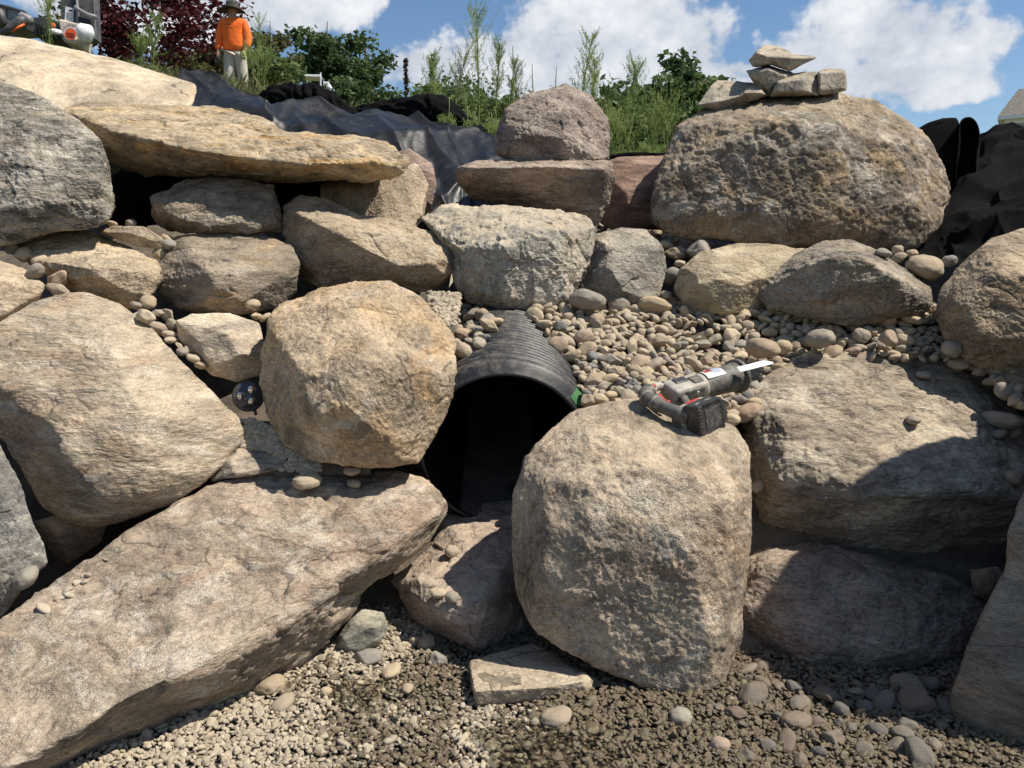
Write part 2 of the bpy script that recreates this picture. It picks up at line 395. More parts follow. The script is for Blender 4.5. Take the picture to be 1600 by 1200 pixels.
def rock(name, label, D, sil, front=(), T=.4, k=8, tilt=0.0, mat=None, lvl=6, back=.72, rough=1.0, facet=0.0, crack=0.0, bulge=.17,
         lump=.6, chop=11, cf=(.76, .93), cat='boulder', group=None, fit=True, fs=.09, strdir=None):
    poly = [(s[0], s[1]) for s in sil]; c0, area = centroid(poly); size = math.sqrt(area) / FPX * D; tt = math.tan(R(tilt))
    dep = lambda x, y, dz: D + dz + tt * (c0[1] - y) / FPX * D
    pts = [P(s[0], s[1], dep(s[0], s[1], s[2] if len(s) > 2 else 0.0)) for s in sil]
    if front: pts += [P(x, y, dep(x, y, dz)) for x, y, dz in front]
    else:
        for s in sil[::2]:
            x, y = c0 + (np.array(s[:2]) - c0) * .58; pts.append(P(x, y, dep(x, y, -bulge * size)))
    for s in sil[::2]:
        x, y = c0 + (np.array(s[:2]) - c0) * back; pts.append(P(x, y, dep(x, y, (s[2] if len(s) > 2 else 0) * .4 + T)))
    for s in sil[1::3]:
        x, y = c0 + (np.array(s[:2]) - c0) * .9; pts.append(P(x, y, dep(x, y, (s[2] if len(s) > 2 else 0) * .7 + T * .5)))
    pts = np.array(pts); pts = pts + rng.normal(size=pts.shape) * 1e-4
    L0 = min(5, lvl - 1) if lvl > 4 else lvl
    vd = CAM - pts.mean(0); p = polytope(pts, L0, max(1, int(round(k * .2))), vd / np.linalg.norm(vd), chop, cf)
    if fit:
        th = np.linspace(-math.pi, math.pi, 91)[:-1]; tgt = poly_rho(poly, c0, th)
        for _ in range(3):
            q, d = proj(p); o = q - c0; a = np.arctan2(o[:, 1], o[:, 0]); r = np.hypot(o[:, 0], o[:, 1])
            b = np.round((a + math.pi) / (2 * math.pi) * 90).astype(int) % 90
            cur = np.zeros(90); np.maximum.at(cur, b, r)
            s = tgt / np.maximum(cur, 1); s = np.clip(s, .75, 1.4); s = (np.roll(s, 1) + 2 * s + np.roll(s, -1)) / 4
            sv_ = np.interp(a, np.concatenate([th, [math.pi]]), np.concatenate([s, s[:1]]))
            w = np.clip(r / np.maximum(np.interp(a, np.concatenate([th, [math.pi]]), np.concatenate([tgt, tgt[:1]])), 1), 0, 1) ** .7
            qn = c0 + o * (1 + (sv_ - 1) * w)[:, None]
            p = CAM + RT * ((qn[:, :1] - 800) / FPX * d[:, None]) + UP * (-(qn[:, 1:] - 600) / FPX * d[:, None]) + FWD * d[:, None]
    l = L0
    while l < lvl: p = subdiv(p, l); l += 1; p = lap(p, l, 1)
    f = ICO[lvl]['f']
    cc = p.mean(0)
    if ((vnormals(p, lvl) * (p - cc)).sum(1)).mean() < 0: f = f[:, ::-1]; sg = -1
    else: sg = 1
    n = vnormals(p, lvl) * sg
    off = rng.uniform(0, 60, 3); s = min(size, .75)
    q = p + off
    h = lump * (.012 * s * fbm(q * (2.6 / max(s, .15)), 2) + .006 * s * fbm(q * (7.0 / max(s, .15)) + 5, 3))
    wq = q + .05 * np.stack([fbm(q * 6, 2), fbm(q * 6 + 7, 2), fbm(q * 6 + 13, 2)], 1)
    rs = min(1.0, s / .35)
    if facet: h = h + facet * rs * (.016 * cell_facets(wq / fs, 5) + .007 * cell_facets(wq / (fs * .42), 9))
    msk = np.clip(.5 + 1.3 * fbm(q * 5 + 31, 3), 0, 1)
    m2 = np.clip(.5 + 1.6 * fbm(q * 4 + 71, 2), 0, 1)
    h = h + rough * rs * (.0022 * ridged(wq * 9, 3) * (.05 + msk * m2 * 1.6) + .0030 * fbm(q * 34, 3, .62) * (.15 + msk))
    if lvl >= 6: h = h + rough * .0016 * fbm(q * 95, 3, .65)
    if crack:
        sq = wq * np.array([1, 1, 3.0]) if strdir is None else wq @ np.array(strdir, float)
        cn = perlin(sq * 4.2 + 3) ; mk = np.clip(fbm(q * 3.3 + 50, 2) * 2.5, 0, 1)
        h = h - crack * .016 * rs * np.exp(-(cn / .035) ** 2) * mk
        h = h + crack * .010 * rs * mk * np.tanh(cn * 9)
    p = p + n * h[:, None]
    o = part(name, p, f, mat); tag(o, label, cat, group); return o

B = 'boulder'
# floor-level row
rock(B, 'large squarish brown boulder in front with the power saw lying on top', 2.02,
     [(893, 643, .22), (960, 626, .3), (1010, 620, .32), (1060, 634, .3), (1110, 652, .25), (1150, 666, .2), (1170, 705, .12), (1177, 770, .05), (1173, 850, 0), (1166, 930, 0), (1160, 995, 0), (1142, 1052, -.07), (1108, 1087, -.13), (1055, 1092, -.14), (1000, 1072, -.1), (940, 1047, -.08), (880, 1012, -.04), (830, 980, .0), (806, 930, .07), (799, 850, .08), (802, 780, .1), (820, 722, .13), (850, 680, .18)],
     [(868, 770, -.06), (1000, 735, -.06), (1120, 760, -.06), (845, 900, -.07), (950, 985, -.12), (1115, 1000, -.09), (1000, 880, -.16), (1080, 880, -.14)], T=.5, k=9, chop=8, cf=(.84,.94), rough=1.25, crack=.15, lvl=6,
     mat=rock_mat('rock_brown_a', (.345, .27, .185), (.27, .21, .148), (.37, .25, .16), white=.3, dark=.55, wamt=.5, dust=.6))
rock(B, 'long pinkish white-streaked slab lying slantwise across the bottom left', 1.95,
     [(-70, 1000, -.15), (0, 962, -.05), (70, 918, 0), (150, 868, .12), (230, 812, .22), (320, 763, .32), (400, 735, .42), (480, 720, .5), (560, 728, .55), (640, 731, .55), (688, 762, .5), (702, 800, .42), (684, 850, .35), (640, 882, .3), (590, 915, .25), (545, 968, .2), (505, 1012, .14), (450, 1048, .1), (390, 1088, 0), (330, 1112, -.06), (260, 1133, -.12), (190, 1163, -.2), (100, 1202, -.25), (60, 1240, -.3), (-70, 1290, -.4)],
     [(40, 1172, -.42), (240, 1078, -.32), (335, 1050, -.22), (430, 990, -.1), (520, 935, 0), (600, 888, .14), (688, 800, .3), (-40, 1230, -.48), (420, 770, .34), (620, 770, .42)], T=.35, k=2, chop=5, cf=(.9,.97), rough=1.0, crack=.9, facet=.35, lvl=6, back=.8,
     mat=rock_mat('rock_pink_slab', (.38, .30, .21), (.345, .265, .185), (.385, .255, .18), white=.7, dark=.35, wamt=.55, strata=.5, rot=(.3, .5, .6), dust=.2, wcol=(.66, .6, .5)))
rock(B, 'grey-brown wedge-shaped boulder under the pipe mouth carrying three cobbles', 2.32,
     [(690, 805, .3), (740, 790, .35), (805, 779, .38), (850, 790, .38), (860, 1000, .05), (790, 1015, -.08), (742, 1024, -.16), (690, 1000, -.1), (645, 970, -.02), (620, 925, .02), (606, 905, .05), (640, 880, .12), (675, 850, .2)],
     [(652, 905, -.05), (695, 958, -.2), (748, 945, -.24), (742, 1010, -.22), (820, 900, .02)], T=.3, k=2, chop=0, lump=.25, rough=.4, facet=.3,
     mat=rock_mat('rock_greybrown_wedge', (.31, .24, .18), (.28, .215, .165), (.33, .22, .17), white=.15, dark=.15, wamt=.4, dust=.5, bump=.6))
rock(B, 'low flat tan stone with a wet patch on the gravel floor', 2.0,
     [(733, 1032, 0), (780, 1018, .08), (832, 1006, .15), (885, 1025, .15), (945, 1058, .05), (930, 1078, -.04), (840, 1096, -.1), (745, 1104, -.12), (737, 1075, -.08)],
     [(742, 1080, -.13), (845, 1075, -.12), (925, 1062, -.05)], T=.12, k=2, chop=0, rough=.5, lump=.5, lvl=6,
     mat=rock_mat('rock_flat_tan', (.40, .325, .225), (.36, .29, .2), white=.1, dark=.15, dust=.3, bump=.6))
rock(B, 'small grey-green angular stone at the end of the pink slab', 2.14,
     [(518, 1010), (545, 966, .05), (562, 950, .08), (600, 957, .08), (606, 985, .03), (592, 1008), (562, 1024), (530, 1020)], [(548, 985, -.05), (590, 985, -.05), (560, 1010, -.05)], T=.15, k=2, rough=.5, facet=.25, lvl=5,
     mat=rock_mat('rock_greygreen', (.27, .255, .19), (.23, .215, .165), white=.1, dark=.1, wamt=.2, dust=.3, bump=.5))
# left side
rock(B, 'big smooth rounded tan boulder at the left edge above the pink slab', 2.3,
     [(-60, 545, .15), (0, 503, .18), (60, 468, .25), (130, 456, .3), (190, 474, .3), (240, 514, .26), (290, 568, .22), (340, 614, .16), (376, 650, .1), (387, 682, .05), (362, 716, 0), (320, 756, -.04), (270, 786, -.06), (200, 813, -.07), (150, 824, -.07), (100, 815, -.06), (62, 790, -.02), (36, 742, .05), (8, 690, .12), (-60, 660, .2)],
     [(180, 560, .02), (95, 600, .0), (230, 660, -.12), (110, 700, -.15), (180, 760, -.19), (290, 720, -.1), (60, 640, -.02)], T=.45, k=24, chop=7, cf=(.84,.94), rough=.7, lump=.9, crack=.25, lvl=6,
     mat=rock_mat('rock_smooth_tan', (.37, .3, .205), (.345, .27, .185), (.40, .27, .165), white=.55, dark=.12, wamt=.6, dust=.35, bump=.8))
rock(B, 'flat dark grey stone face at the lower left edge', 2.0,
     [(-90, 640), (0, 688), (30, 748), (46, 800), (70, 850), (76, 880), (42, 912), (10, 962), (-90, 1020)], [(-20, 760, -.06), (30, 850, -.03), (-10, 900, -.06)], T=.3, k=3, rough=.4, facet=.2,
     mat=rock_mat('rock_slate', (.215, .195, .16), (.18, .165, .14), white=.1, dark=.2, wamt=.15, dust=.2, bump=.5))
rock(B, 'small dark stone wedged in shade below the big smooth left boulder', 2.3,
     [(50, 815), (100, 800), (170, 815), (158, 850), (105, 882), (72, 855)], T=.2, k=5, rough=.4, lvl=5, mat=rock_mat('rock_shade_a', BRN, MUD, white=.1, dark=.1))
rock(B, 'small flat grey stone between the left boulders below the pond light', 2.33,
     [(326, 754, -.05), (344, 715, 0), (366, 699, .05), (420, 697, .1), (462, 712, .1), (485, 726, .06), (400, 742, -.02)], [(362, 725, -.05), (430, 718, .0), (345, 745, -.07)], T=.2, k=2, rough=.5, lvl=5,
     mat=rock_mat('rock_greyflat', (.3, .245, .18), (.26, .215, .16), white=.1, dark=.1, dust=.4, bump=.6))
rock(B, 'big round tan boulder left of the black pipe mouth', 2.33,
     [(410, 560, .14), (416, 500, .18), (442, 470, .22), (492, 454, .26), (560, 440, .3), (610, 439, .3), (652, 458, .26), (692, 500, .18), (713, 532, .12), (712, 582, .06), (702, 640, .02), (674, 690, -.02), (655, 725, -.03), (610, 733, -.05), (550, 729, -.06), (490, 721, -.04), (440, 692, .02), (416, 642, .1), (407, 600, .12)],
     [(478, 560, -.06), (482, 650, -.1), (560, 520, -.04), (640, 530, 0), (590, 640, -.15), (660, 610, -.07), (540, 700, -.14)], T=.34, k=8, rough=1.0, crack=.35, facet=.25, lvl=6,
     mat=rock_mat('rock_round_tan', (.40, .295, .18), (.37, .285, .19), (.44, .28, .135), white=.35, dark=.3, wamt=.7, dust=.35))
rock(B, 'small smooth two-toned boulder above the pond light', 2.62,
     [(273, 500, .05), (300, 489, .08), (360, 489, .1), (405, 504, .06), (419, 560, .0), (411, 586, -.02), (370, 598, -.04), (330, 586, 0), (300, 556, .03), (278, 530, .05)], [(350, 570, -.1), (352, 520, -.05), (395, 560, -.06), (330, 510, 0)], T=.3, k=8, rough=.35, lump=.8,
     mat=rock_mat('rock_small_smooth', PAL, (.43, .35, .25), (.42, .31, .2), white=.1, dark=.05, dust=.3, bump=.5))
rock(B, 'oval grey-brown boulder with a tan top on the left, under the blocky stone', 2.85,
     [(240, 432, .1), (254, 395, .14), (275, 368, .2), (340, 362, .25), (410, 364, .25), (456, 378, .2), (469, 410, .12), (463, 460, .05), (440, 481, 0), (390, 491, -.03), (320, 491, -.03), (275, 480, .02), (250, 457, .07)], [(300, 440, -.1), (400, 445, -.1), (350, 400, -.0), (300, 400, .02)], T=.35, k=12, rough=.9, crack=.4,
     mat=rock_mat('rock_oval', (0.270, 0.216, 0.153), (0.243, 0.194, 0.135), (.48, .32, .16), white=.2, dark=.15, wamt=.5, dust=.35))
rock(B, 'pale ochre-topped boulder on the left below the dark mottled boulder', 2.8,
     [(12, 386, .1), (60, 364, .18), (130, 357, .25), (200, 384, .2), (246, 405, .12), (254, 432, .08), (236, 462, .05), (200, 484, .06), (150, 472, .06), (90, 442, .06), (40, 412, .05)], [(95, 418, -.08), (190, 430, -.1), (228, 442, -.03), (150, 385, .12)], T=.35, k=5, rough=1.0, facet=.2, crack=.5,
     mat=rock_mat('rock_ochre_top', (.43, .33, .205), (.36, .275, .18), (.5, .36, .19), white=.35, dark=.3, wamt=.5, dust=.5, strata=.4))
rock(B, 'tan boulder cut by the left edge, beside the ochre-topped one', 2.62,
     [(-80, 400), (0, 407, .08), (40, 420, .08), (72, 446, .04), (60, 472), (20, 497, -.03), (-80, 530, -.05)], T=.35, k=10, rough=.6, lvl=5, mat=rock_mat('rock_tan_edge', (.42, .33, .215), (.38, .3, .2), white=.2, dark=.1, dust=.5))
rock(B, 'thin brown flat stone wedged under the overhanging ledge at left', 2.95, [(148, 362), (175, 352), (225, 354), (256, 372), (252, 392), (215, 385)], T=.2, k=2, lvl=5, rough=.6, mat=rock_mat('rock_thin_brown', (.38, .3, .19), BRN, dust=.4))
rock(B, 'large dark grey mottled boulder at the upper left edge', 2.8,
     [(-90, 100, .25), (0, 124, .25), (50, 144, .25), (110, 180, .2), (156, 215, .12), (173, 260, .06), (179, 310, .03), (171, 345, 0), (140, 361, -.03), (80, 364, -.06), (20, 382, -.06), (-90, 400, -.05)], [(50, 200, .03), (115, 240, -.02), (60, 330, -.16), (140, 325, -.07), (-20, 300, -.12)], T=.5, k=9, rough=1.5, facet=.25, lvl=6,
     mat=rock_mat('rock_grey_mottled', (.30, .265, .21), (.25, .22, .175), (.37, .27, .16), white=.7, dark=1.0, wamt=.3, dust=.2, dcol=(.06, .055, .045)))
rock(B, 'blocky grey-brown stone under the overhanging ochre ledge', 3.1,
     [(234, 306, .08), (290, 282, .12), (340, 276, .14), (400, 281, .12), (427, 290, .08), (439, 330, .03), (441, 364, 0), (380, 367, -.03), (262, 363, 0), (240, 345, .05)], [(268, 325, -.06), (300, 300, -.02), (418, 306, -.03), (425, 358, -.09), (278, 358, -.09)], T=.35, k=2, rough=.9, facet=.45,
     mat=rock_mat('rock_blocky', (0.246, 0.200, 0.140), (0.212, 0.170, 0.123), (.38, .27, .17), white=.45, dark=.35, dust=.35))
rock(B, 'long ochre ledge slab overhanging the left boulders', 3.1,
     [(75, 160, .25), (150, 155, .4), (250, 164, .45), (340, 169, .45), (412, 184, .4), (440, 203, .3), (520, 209, .3), (585, 212, .25), (622, 226, .15), (633, 250, .05), (629, 275, .02), (600, 284, .08), (540, 288, .15), (480, 286, .2), (380, 283, .28), (280, 278, .32), (205, 272, .32), (165, 250, .2), (135, 212, .1)],
     [(170, 205, -.02), (300, 236, -.1), (400, 250, -.14), (500, 262, -.13), (600, 262, -.06), (330, 200, .1), (540, 232, -.02)], T=.5, k=1, chop=4, cf=(.92,.97), rough=1.2, facet=.5, crack=1.0, back=.85, lvl=6,
     mat=rock_mat('rock_ochre_ledge', (.45, .345, .215), (.41, .315, .2), (.52, .32, .12), white=.4, dark=.15, wamt=.9, strata=1.0, dust=.35, wcol=(.6, .5, .36)))
rock(B, 'huge smooth pale sandstone slab rising at the upper left corner', 4.1,
     [(-90, 30, .6), (0, 52, .6), (100, 74, .6), (200, 95, .6), (270, 114, .55), (312, 129, .45), (300, 170, .1), (240, 215, -.1), (100, 200, -.1), (-90, 190, -.1)], [(50, 110, .12), (200, 140, .15), (280, 140, .25), (0, 160, -.1)], T=.5, k=2, chop=2, cf=(.95,.98), rough=.45, facet=.12, lump=.6, lvl=6,
     mat=rock_mat('rock_sandstone_slab', (0.460, 0.371, 0.248), (0.423, 0.338, 0.229), (.5, .36, .2), white=.15, dark=.3, wamt=.4, dust=.1, bump=.45, dcol=(.24, .2, .15), grain=.5))
rock(B, 'wedge-ended brown boulder left of centre, touching the round boulder beneath', 3.0,
     [(438, 322, .15), (470, 302, .2), (510, 310, .22), (560, 334, .22), (620, 344, .2), (680, 364, .15), (709, 385, .08), (714, 410, .03), (701, 442, -.04), (670, 464, -.04), (630, 452, .02), (560, 449, .08), (500, 450, .1), (468, 432, .1), (444, 382, .1)], [(468, 335, .02), (520, 362, -.06), (590, 382, -.12), (640, 398, -.15), (682, 430, -.15)], T=.4, k=5, rough=.9, facet=.25, crack=.3,
     mat=rock_mat('rock_wedge_end', (0.351, 0.271, 0.176), (0.304, 0.233, 0.157), (.42, .29, .16), white=.35, dark=.2, dust=.5))
rock(B, 'tan block standing under the right end of the ochre ledge', 3.4,
     [(500, 285, .1), (560, 275, .1), (600, 262, .06), (652, 254, .1), (670, 290, .06), (662, 340, 0), (640, 370, -.04), (560, 360, .0), (500, 335, .06)], [(586, 285, -.05), (582, 350, -.09), (645, 300, -.02)], T=.35, k=3, rough=.8, lvl=6,
     mat=rock_mat('rock_tan_block', (.40, .31, .205), (.36, .28, .185), white=.3, dark=.15, dust=.3))
rock(B, 'pinkish boulder peeking out behind the tan block and the black liner', 3.65, [(595, 245), (640, 232), (676, 256), (683, 290), (672, 335), (620, 330)], T=.35, k=5, rough=.6, lvl=5, mat=rock_mat('rock_pink_peek', PNK, (.38, .27, .22), (.38, .23, .18), white=.2, dark=.1, dust=.3))
# centre
rock(B, 'angular boulder with flat tan top and blue-grey broken front, behind the pipe', 3.0,
     [(656, 342, .2), (690, 321, .3), (760, 321, .35), (850, 326, .35), (916, 335, .25), (935, 360, .18), (926, 400, .1), (906, 440, .04), (891, 480, 0), (850, 486, .0), (780, 484, -.02), (730, 472, .0), (712, 440, -.03), (703, 400, 0), (678, 375, .1)], [(710, 388, -.06), (790, 376, -.12), (858, 360, -.08), (880, 445, -.02), (790, 465, -.07), (728, 452, -.04)], T=.4, k=1, chop=4, cf=(.92,.97), rough=1.1, facet=.5, crack=.2,
     mat=rock_mat('rock_bluegrey_front', (.30, .27, .212), (.265, .24, .192), (.40, .29, .17), white=.4, dark=.35, wamt=.3, dust=.85, wcol=(.46, .445, .375), bump=.8))
rock(B, 'flat-topped capstone with undercut front carrying the upright boulder', 3.45,
     [(710, 262, .0), (740, 250, .1), (820, 247, .2), (900, 245, .2), (957, 250, .1), (962, 282, .08), (951, 320, .1), (931, 354, .12), (880, 338, .14), (800, 324, .14), (740, 316, .14), (714, 292, .06)], [(728, 262, -.1), (870, 260, -.14), (946, 264, -.06), (820, 300, .02), (900, 310, .04)], T=.4, k=2, chop=4, cf=(.93,.97), rough=.7, facet=.3,
     mat=rock_mat('rock_capstone', (0.288, 0.221, 0.170), (0.252, 0.194, 0.151), (.38, .25, .17), white=.25, dark=.25, dust=.4))
rock(B, 'upright brown boulder with blunt peak standing on the flat capstone', 3.55,
     [(773, 215, .1), (790, 166, .15), (830, 145, .2), (884, 131, .22), (926, 149, .18), (949, 185, .1), (953, 225, .05), (950, 253, 0), (880, 257, -.05), (800, 254, 0), (775, 241, .05)], [(800, 172, .02), (905, 175, .0), (860, 235, -.12), (932, 235, -.04), (805, 235, -.04)], T=.4, k=6, rough=1.4, facet=.35, crack=.3,
     mat=rock_mat('rock_upright', (0.285, 0.225, 0.177), (0.258, 0.203, 0.163), (.34, .25, .18), white=.25, dark=.3, dust=.25))
rock(B, 'reddish-brown boulder in shade left of the huge boulder', 3.85, [(920, 262), (960, 246, .1), (1040, 242, .1), (1075, 300), (1050, 358, -.05), (960, 362, -.05), (925, 340)], [(970, 262, -.05), (1030, 262, -.05), (980, 340, -.1)], T=.4, k=4, rough=.5, lvl=5, mat=rock_mat('rock_reddish', (.28, .17, .125), (.24, .15, .11), (.3, .17, .12), white=.1, dark=.2, dust=.35))
rock(B, 'greyish faceted boulder half in shadow at the back of the cobble bed', 3.1,
     [(898, 432, .06), (905, 395, .08), (930, 366, .12), (970, 356, .16), (1010, 361, .14), (1036, 385, .1), (1043, 420, .06), (1031, 462, 0), (990, 480, -.04), (940, 480, -.03), (910, 462, .02)], [(985, 395, -.03), (970, 445, -.1), (925, 420, -.03), (1010, 440, -.04), (945, 385, .02)], T=.35, k=5, rough=.7, facet=.3,
     mat=rock_mat('rock_grey_facet', (0.307, 0.271, 0.209), (0.261, 0.233, 0.185), white=.35, dark=.2, dust=.4))
rock(B, 'huge brown boulder on the right carrying the cairn of flat stones', 3.4,
     [(1013, 352, .12), (1019, 300, .16), (1035, 240, .25), (1060, 195, .32), (1090, 172, .38), (1140, 158, .42), (1220, 148, .45), (1300, 142, .45), (1362, 155, .42), (1412, 180, .36), (1452, 215, .28), (1479, 265, .2), (1484, 310, .15), (1468, 362, .1), (1430, 396, .08), (1340, 392, .05), (1240, 389, .02), (1150, 382, .02), (1060, 375, .06)],
     [(1120, 205, .05), (1200, 190, -.02), (1292, 195, -.06), (1395, 225, .04), (1288, 250, -.12), (1278, 330, -.14), (1285, 378, -.08), (1068, 240, .12), (1060, 350, .06), (1430, 320, .02), (1180, 340, -.03)], T=.7, k=4, chop=9, cf=(.88,.97), rough=1.6, facet=.35, crack=.3, lvl=6,
     mat=rock_mat('rock_huge', (0.228, 0.176, 0.120), (0.200, 0.156, 0.112), (.42, .28, .13), white=.6, dark=.6, wamt=.45, dust=.45))
rock(B, 'pale yellowish rounded boulder sunlit below the huge boulder', 3.02,
     [(1050, 452, .05), (1060, 420, .1), (1090, 394, .15), (1150, 381, .2), (1212, 379, .2), (1265, 390, .15), (1255, 440, .05), (1200, 482, -.02), (1140, 492, -.05), (1080, 491, -.02)], [(1080, 430, -.03), (1160, 410, .0), (1110, 465, -.09), (1190, 450, -.06)], T=.35, k=8, rough=.7, crack=.3,
     mat=rock_mat('rock_yellowish', (.45, .365, .225), (.42, .335, .21), white=.3, dark=.1, dust=.4))
rock(B, 'sharp-ridged grey boulder with a dark front facet at the back right', 2.92,
     [(1176, 460, .1), (1200, 430, .14), (1240, 395, .18), (1290, 377, .2), (1330, 375, .2), (1372, 394, .16), (1420, 420, .1), (1456, 450, .05), (1459, 476, .02), (1436, 492, 0), (1380, 504, -.03), (1320, 510, -.04), (1260, 498, 0), (1200, 484, .06)], [(1290, 402, -.10), (1282, 490, -.05), (1345, 400, -.14), (1405, 436, -.13), (1418, 470, -.09), (1283, 450, -.11), (1390, 497, -.03)], T=.35, k=1, chop=3, cf=(.92,.97), rough=1.0, facet=.35,
     mat=rock_mat('rock_sharp_grey', (0.255, 0.216, 0.163), (0.220, 0.189, 0.150), (.36, .26, .16), white=.3, dark=.3, dust=.4))
# right side
rock(B, 'large brown boulder cut by the right edge beside the sharp-ridged one', 2.58,
     [(1460, 492, .12), (1470, 450, .14), (1500, 410, .2), (1550, 370, .26), (1600, 357, .3), (1700, 350, .3), (1790, 420, .2), (1790, 600, .05), (1700, 640, 0), (1640, 628, -.02), (1590, 607, 0), (1520, 572, .04), (1478, 542, .08)], [(1500, 450, .03), (1560, 450, -.06), (1535, 540, -.04), (1640, 560, -.14), (1640, 440, -.02)], T=.5, k=8, rough=1.1, crack=.6,
     mat=rock_mat('rock_right_edge', (0.297, 0.225, 0.144), (0.252, 0.190, 0.127), (.42, .29, .16), white=.25, dark=.3, dust=.35))
rock(B, 'massive flat-topped block on the right with sunlit top and shaded front', 2.42,
     [(1158, 640, .14), (1180, 600, .24), (1220, 565, .34), (1290, 547, .42), (1400, 544, .45), (1480, 554, .45), (1545, 580, .4), (1595, 650, .3), (1660, 700, .2), (1660, 860, .1), (1560, 884, .06), (1480, 888, .04), (1400, 892, .03), (1330, 882, .03), (1250, 857, .05), (1190, 832, .08), (1170, 780, .08), (1163, 700, .08)],
     [(1235, 755, -.1), (1340, 772, -.17), (1430, 770, -.19), (1515, 768, -.17), (1600, 790, -.1), (1225, 650, .02), (1235, 800, .0)], T=.45, k=3, chop=4, cf=(.9,.97), rough=1.5, facet=.4, crack=.3, lvl=6,
     mat=rock_mat('rock_flattop', (0.349, 0.289, 0.209), (0.301, 0.245, 0.178), (.36, .26, .17), white=.5, dark=.45, wamt=.3, dust=.45))
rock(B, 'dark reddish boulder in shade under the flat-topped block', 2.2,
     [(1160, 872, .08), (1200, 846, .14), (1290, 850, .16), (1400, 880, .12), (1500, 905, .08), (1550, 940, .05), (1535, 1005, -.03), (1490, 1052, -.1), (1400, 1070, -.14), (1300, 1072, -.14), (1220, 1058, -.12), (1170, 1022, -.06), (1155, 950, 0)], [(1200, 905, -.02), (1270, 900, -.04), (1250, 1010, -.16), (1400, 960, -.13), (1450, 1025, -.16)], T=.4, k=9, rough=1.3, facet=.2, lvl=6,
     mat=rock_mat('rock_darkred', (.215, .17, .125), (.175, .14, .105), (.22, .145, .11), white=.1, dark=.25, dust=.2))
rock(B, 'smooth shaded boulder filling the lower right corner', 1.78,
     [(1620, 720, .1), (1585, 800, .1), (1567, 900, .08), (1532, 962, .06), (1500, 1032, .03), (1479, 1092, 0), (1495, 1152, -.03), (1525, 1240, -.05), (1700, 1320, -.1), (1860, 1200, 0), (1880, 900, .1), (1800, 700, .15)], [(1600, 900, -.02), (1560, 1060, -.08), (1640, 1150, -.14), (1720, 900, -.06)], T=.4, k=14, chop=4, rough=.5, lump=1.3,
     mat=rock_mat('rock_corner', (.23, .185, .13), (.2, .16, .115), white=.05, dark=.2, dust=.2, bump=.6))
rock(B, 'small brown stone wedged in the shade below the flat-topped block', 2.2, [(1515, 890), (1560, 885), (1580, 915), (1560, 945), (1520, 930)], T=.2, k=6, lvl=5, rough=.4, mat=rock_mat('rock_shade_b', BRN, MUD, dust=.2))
# the right bank goes on beyond the frame: it is what shades the lower right of the basin
rock(B, 'tall brown boulder of the right bank, beyond the picture edge', 1.72,
     [(1830, 600), (1850, 200), (1930, -20), (2100, -130), (2300, -100), (2450, 200), (2480, 700), (2400, 1100), (2150, 1260), (1950, 1250), (1850, 1000)], T=.5, k=10, lvl=5, rough=.8, mat=rock_mat('rock_bank_a', BRN, TAN))
rock(B, 'brown boulder of the right bank behind the tall one, beyond the picture edge', 2.3,
     [(1795, 640), (1825, 320), (1890, 180), (2010, 150), (2120, 320), (2140, 700), (2100, 900), (1950, 960), (1830, 880)], T=.5, k=10, lvl=5, rough=.8, mat=rock_mat('rock_bank_b', TAN, BRN))
# cairn
CG = 'flat stones stacked as a cairn on the huge boulder'
cm = rock_mat('rock_cairn', (.36, .31, .235), (.32, .275, .205), (.40, .32, .2), white=.15, dark=.3, dust=.5, bump=.6)
def cairn(label, sil, front, D=3.72, T=.16, back=.9): rock('cairn_stone', label, D, sil, front, T=T, k=1, chop=0, rough=.35, lump=.5, facet=.12, lvl=5, mat=cm, cat='stone', group=CG, back=back)
cairn('sloping flat stone at the left end of the cairn', [(1088, 165), (1112, 132, .06), (1122, 125, .1), (1175, 128, .1), (1192, 136, .08), (1165, 166), (1120, 174, -.02)], [(1118, 160, -.07), (1150, 152, -.07), (1185, 138, -.04)])
cairn('small brown stone tucked under the balancing stone of the cairn', [(1140, 160), (1165, 134, .03), (1190, 130, .03), (1200, 150), (1170, 160)], [(1165, 145, -.06), (1190, 145, -.06)], D=3.68)
cairn('boat-shaped middle stone of the cairn under the pointed one', [(1164, 110), (1175, 108, .04), (1200, 101, .06), (1240, 114, .05), (1228, 132), (1205, 152), (1185, 142)], [(1172, 114, -.06), (1200, 108, -.08), (1228, 118, -.05), (1200, 138, -.05)], D=3.7)
cairn('pointed grey stone balanced on top of the cairn', [(1169, 95), (1182, 78, .05), (1195, 70, .1), (1215, 72, .12), (1240, 84, .1), (1283, 88, .02), (1258, 100), (1234, 112), (1205, 102), (1177, 106)], [(1182, 82, -.08), (1196, 88, -.09), (1240, 90, -.07), (1230, 108, -.05), (1185, 104, -.05)], D=3.7)
cairn('low broken stone in the right half of the cairn', [(1203, 152), (1212, 126, .04), (1230, 116, .08), (1275, 111, .08), (1282, 128, .02), (1279, 149)], [(1216, 128, -.06), (1254, 124, -.07), (1256, 142, -.07), (1208, 144, -.05)], D=3.66)
cairn('squared block stone at the right end of the cairn', [(1277, 148), (1277, 112, .02), (1290, 107, .1), (1320, 108, .12), (1324, 128, .06), (1322, 142, .02), (1285, 149)], [(1281, 114, -.05), (1281, 141, -.05), (1320, 112, 0), (1318, 138, 0)], D=3.66)
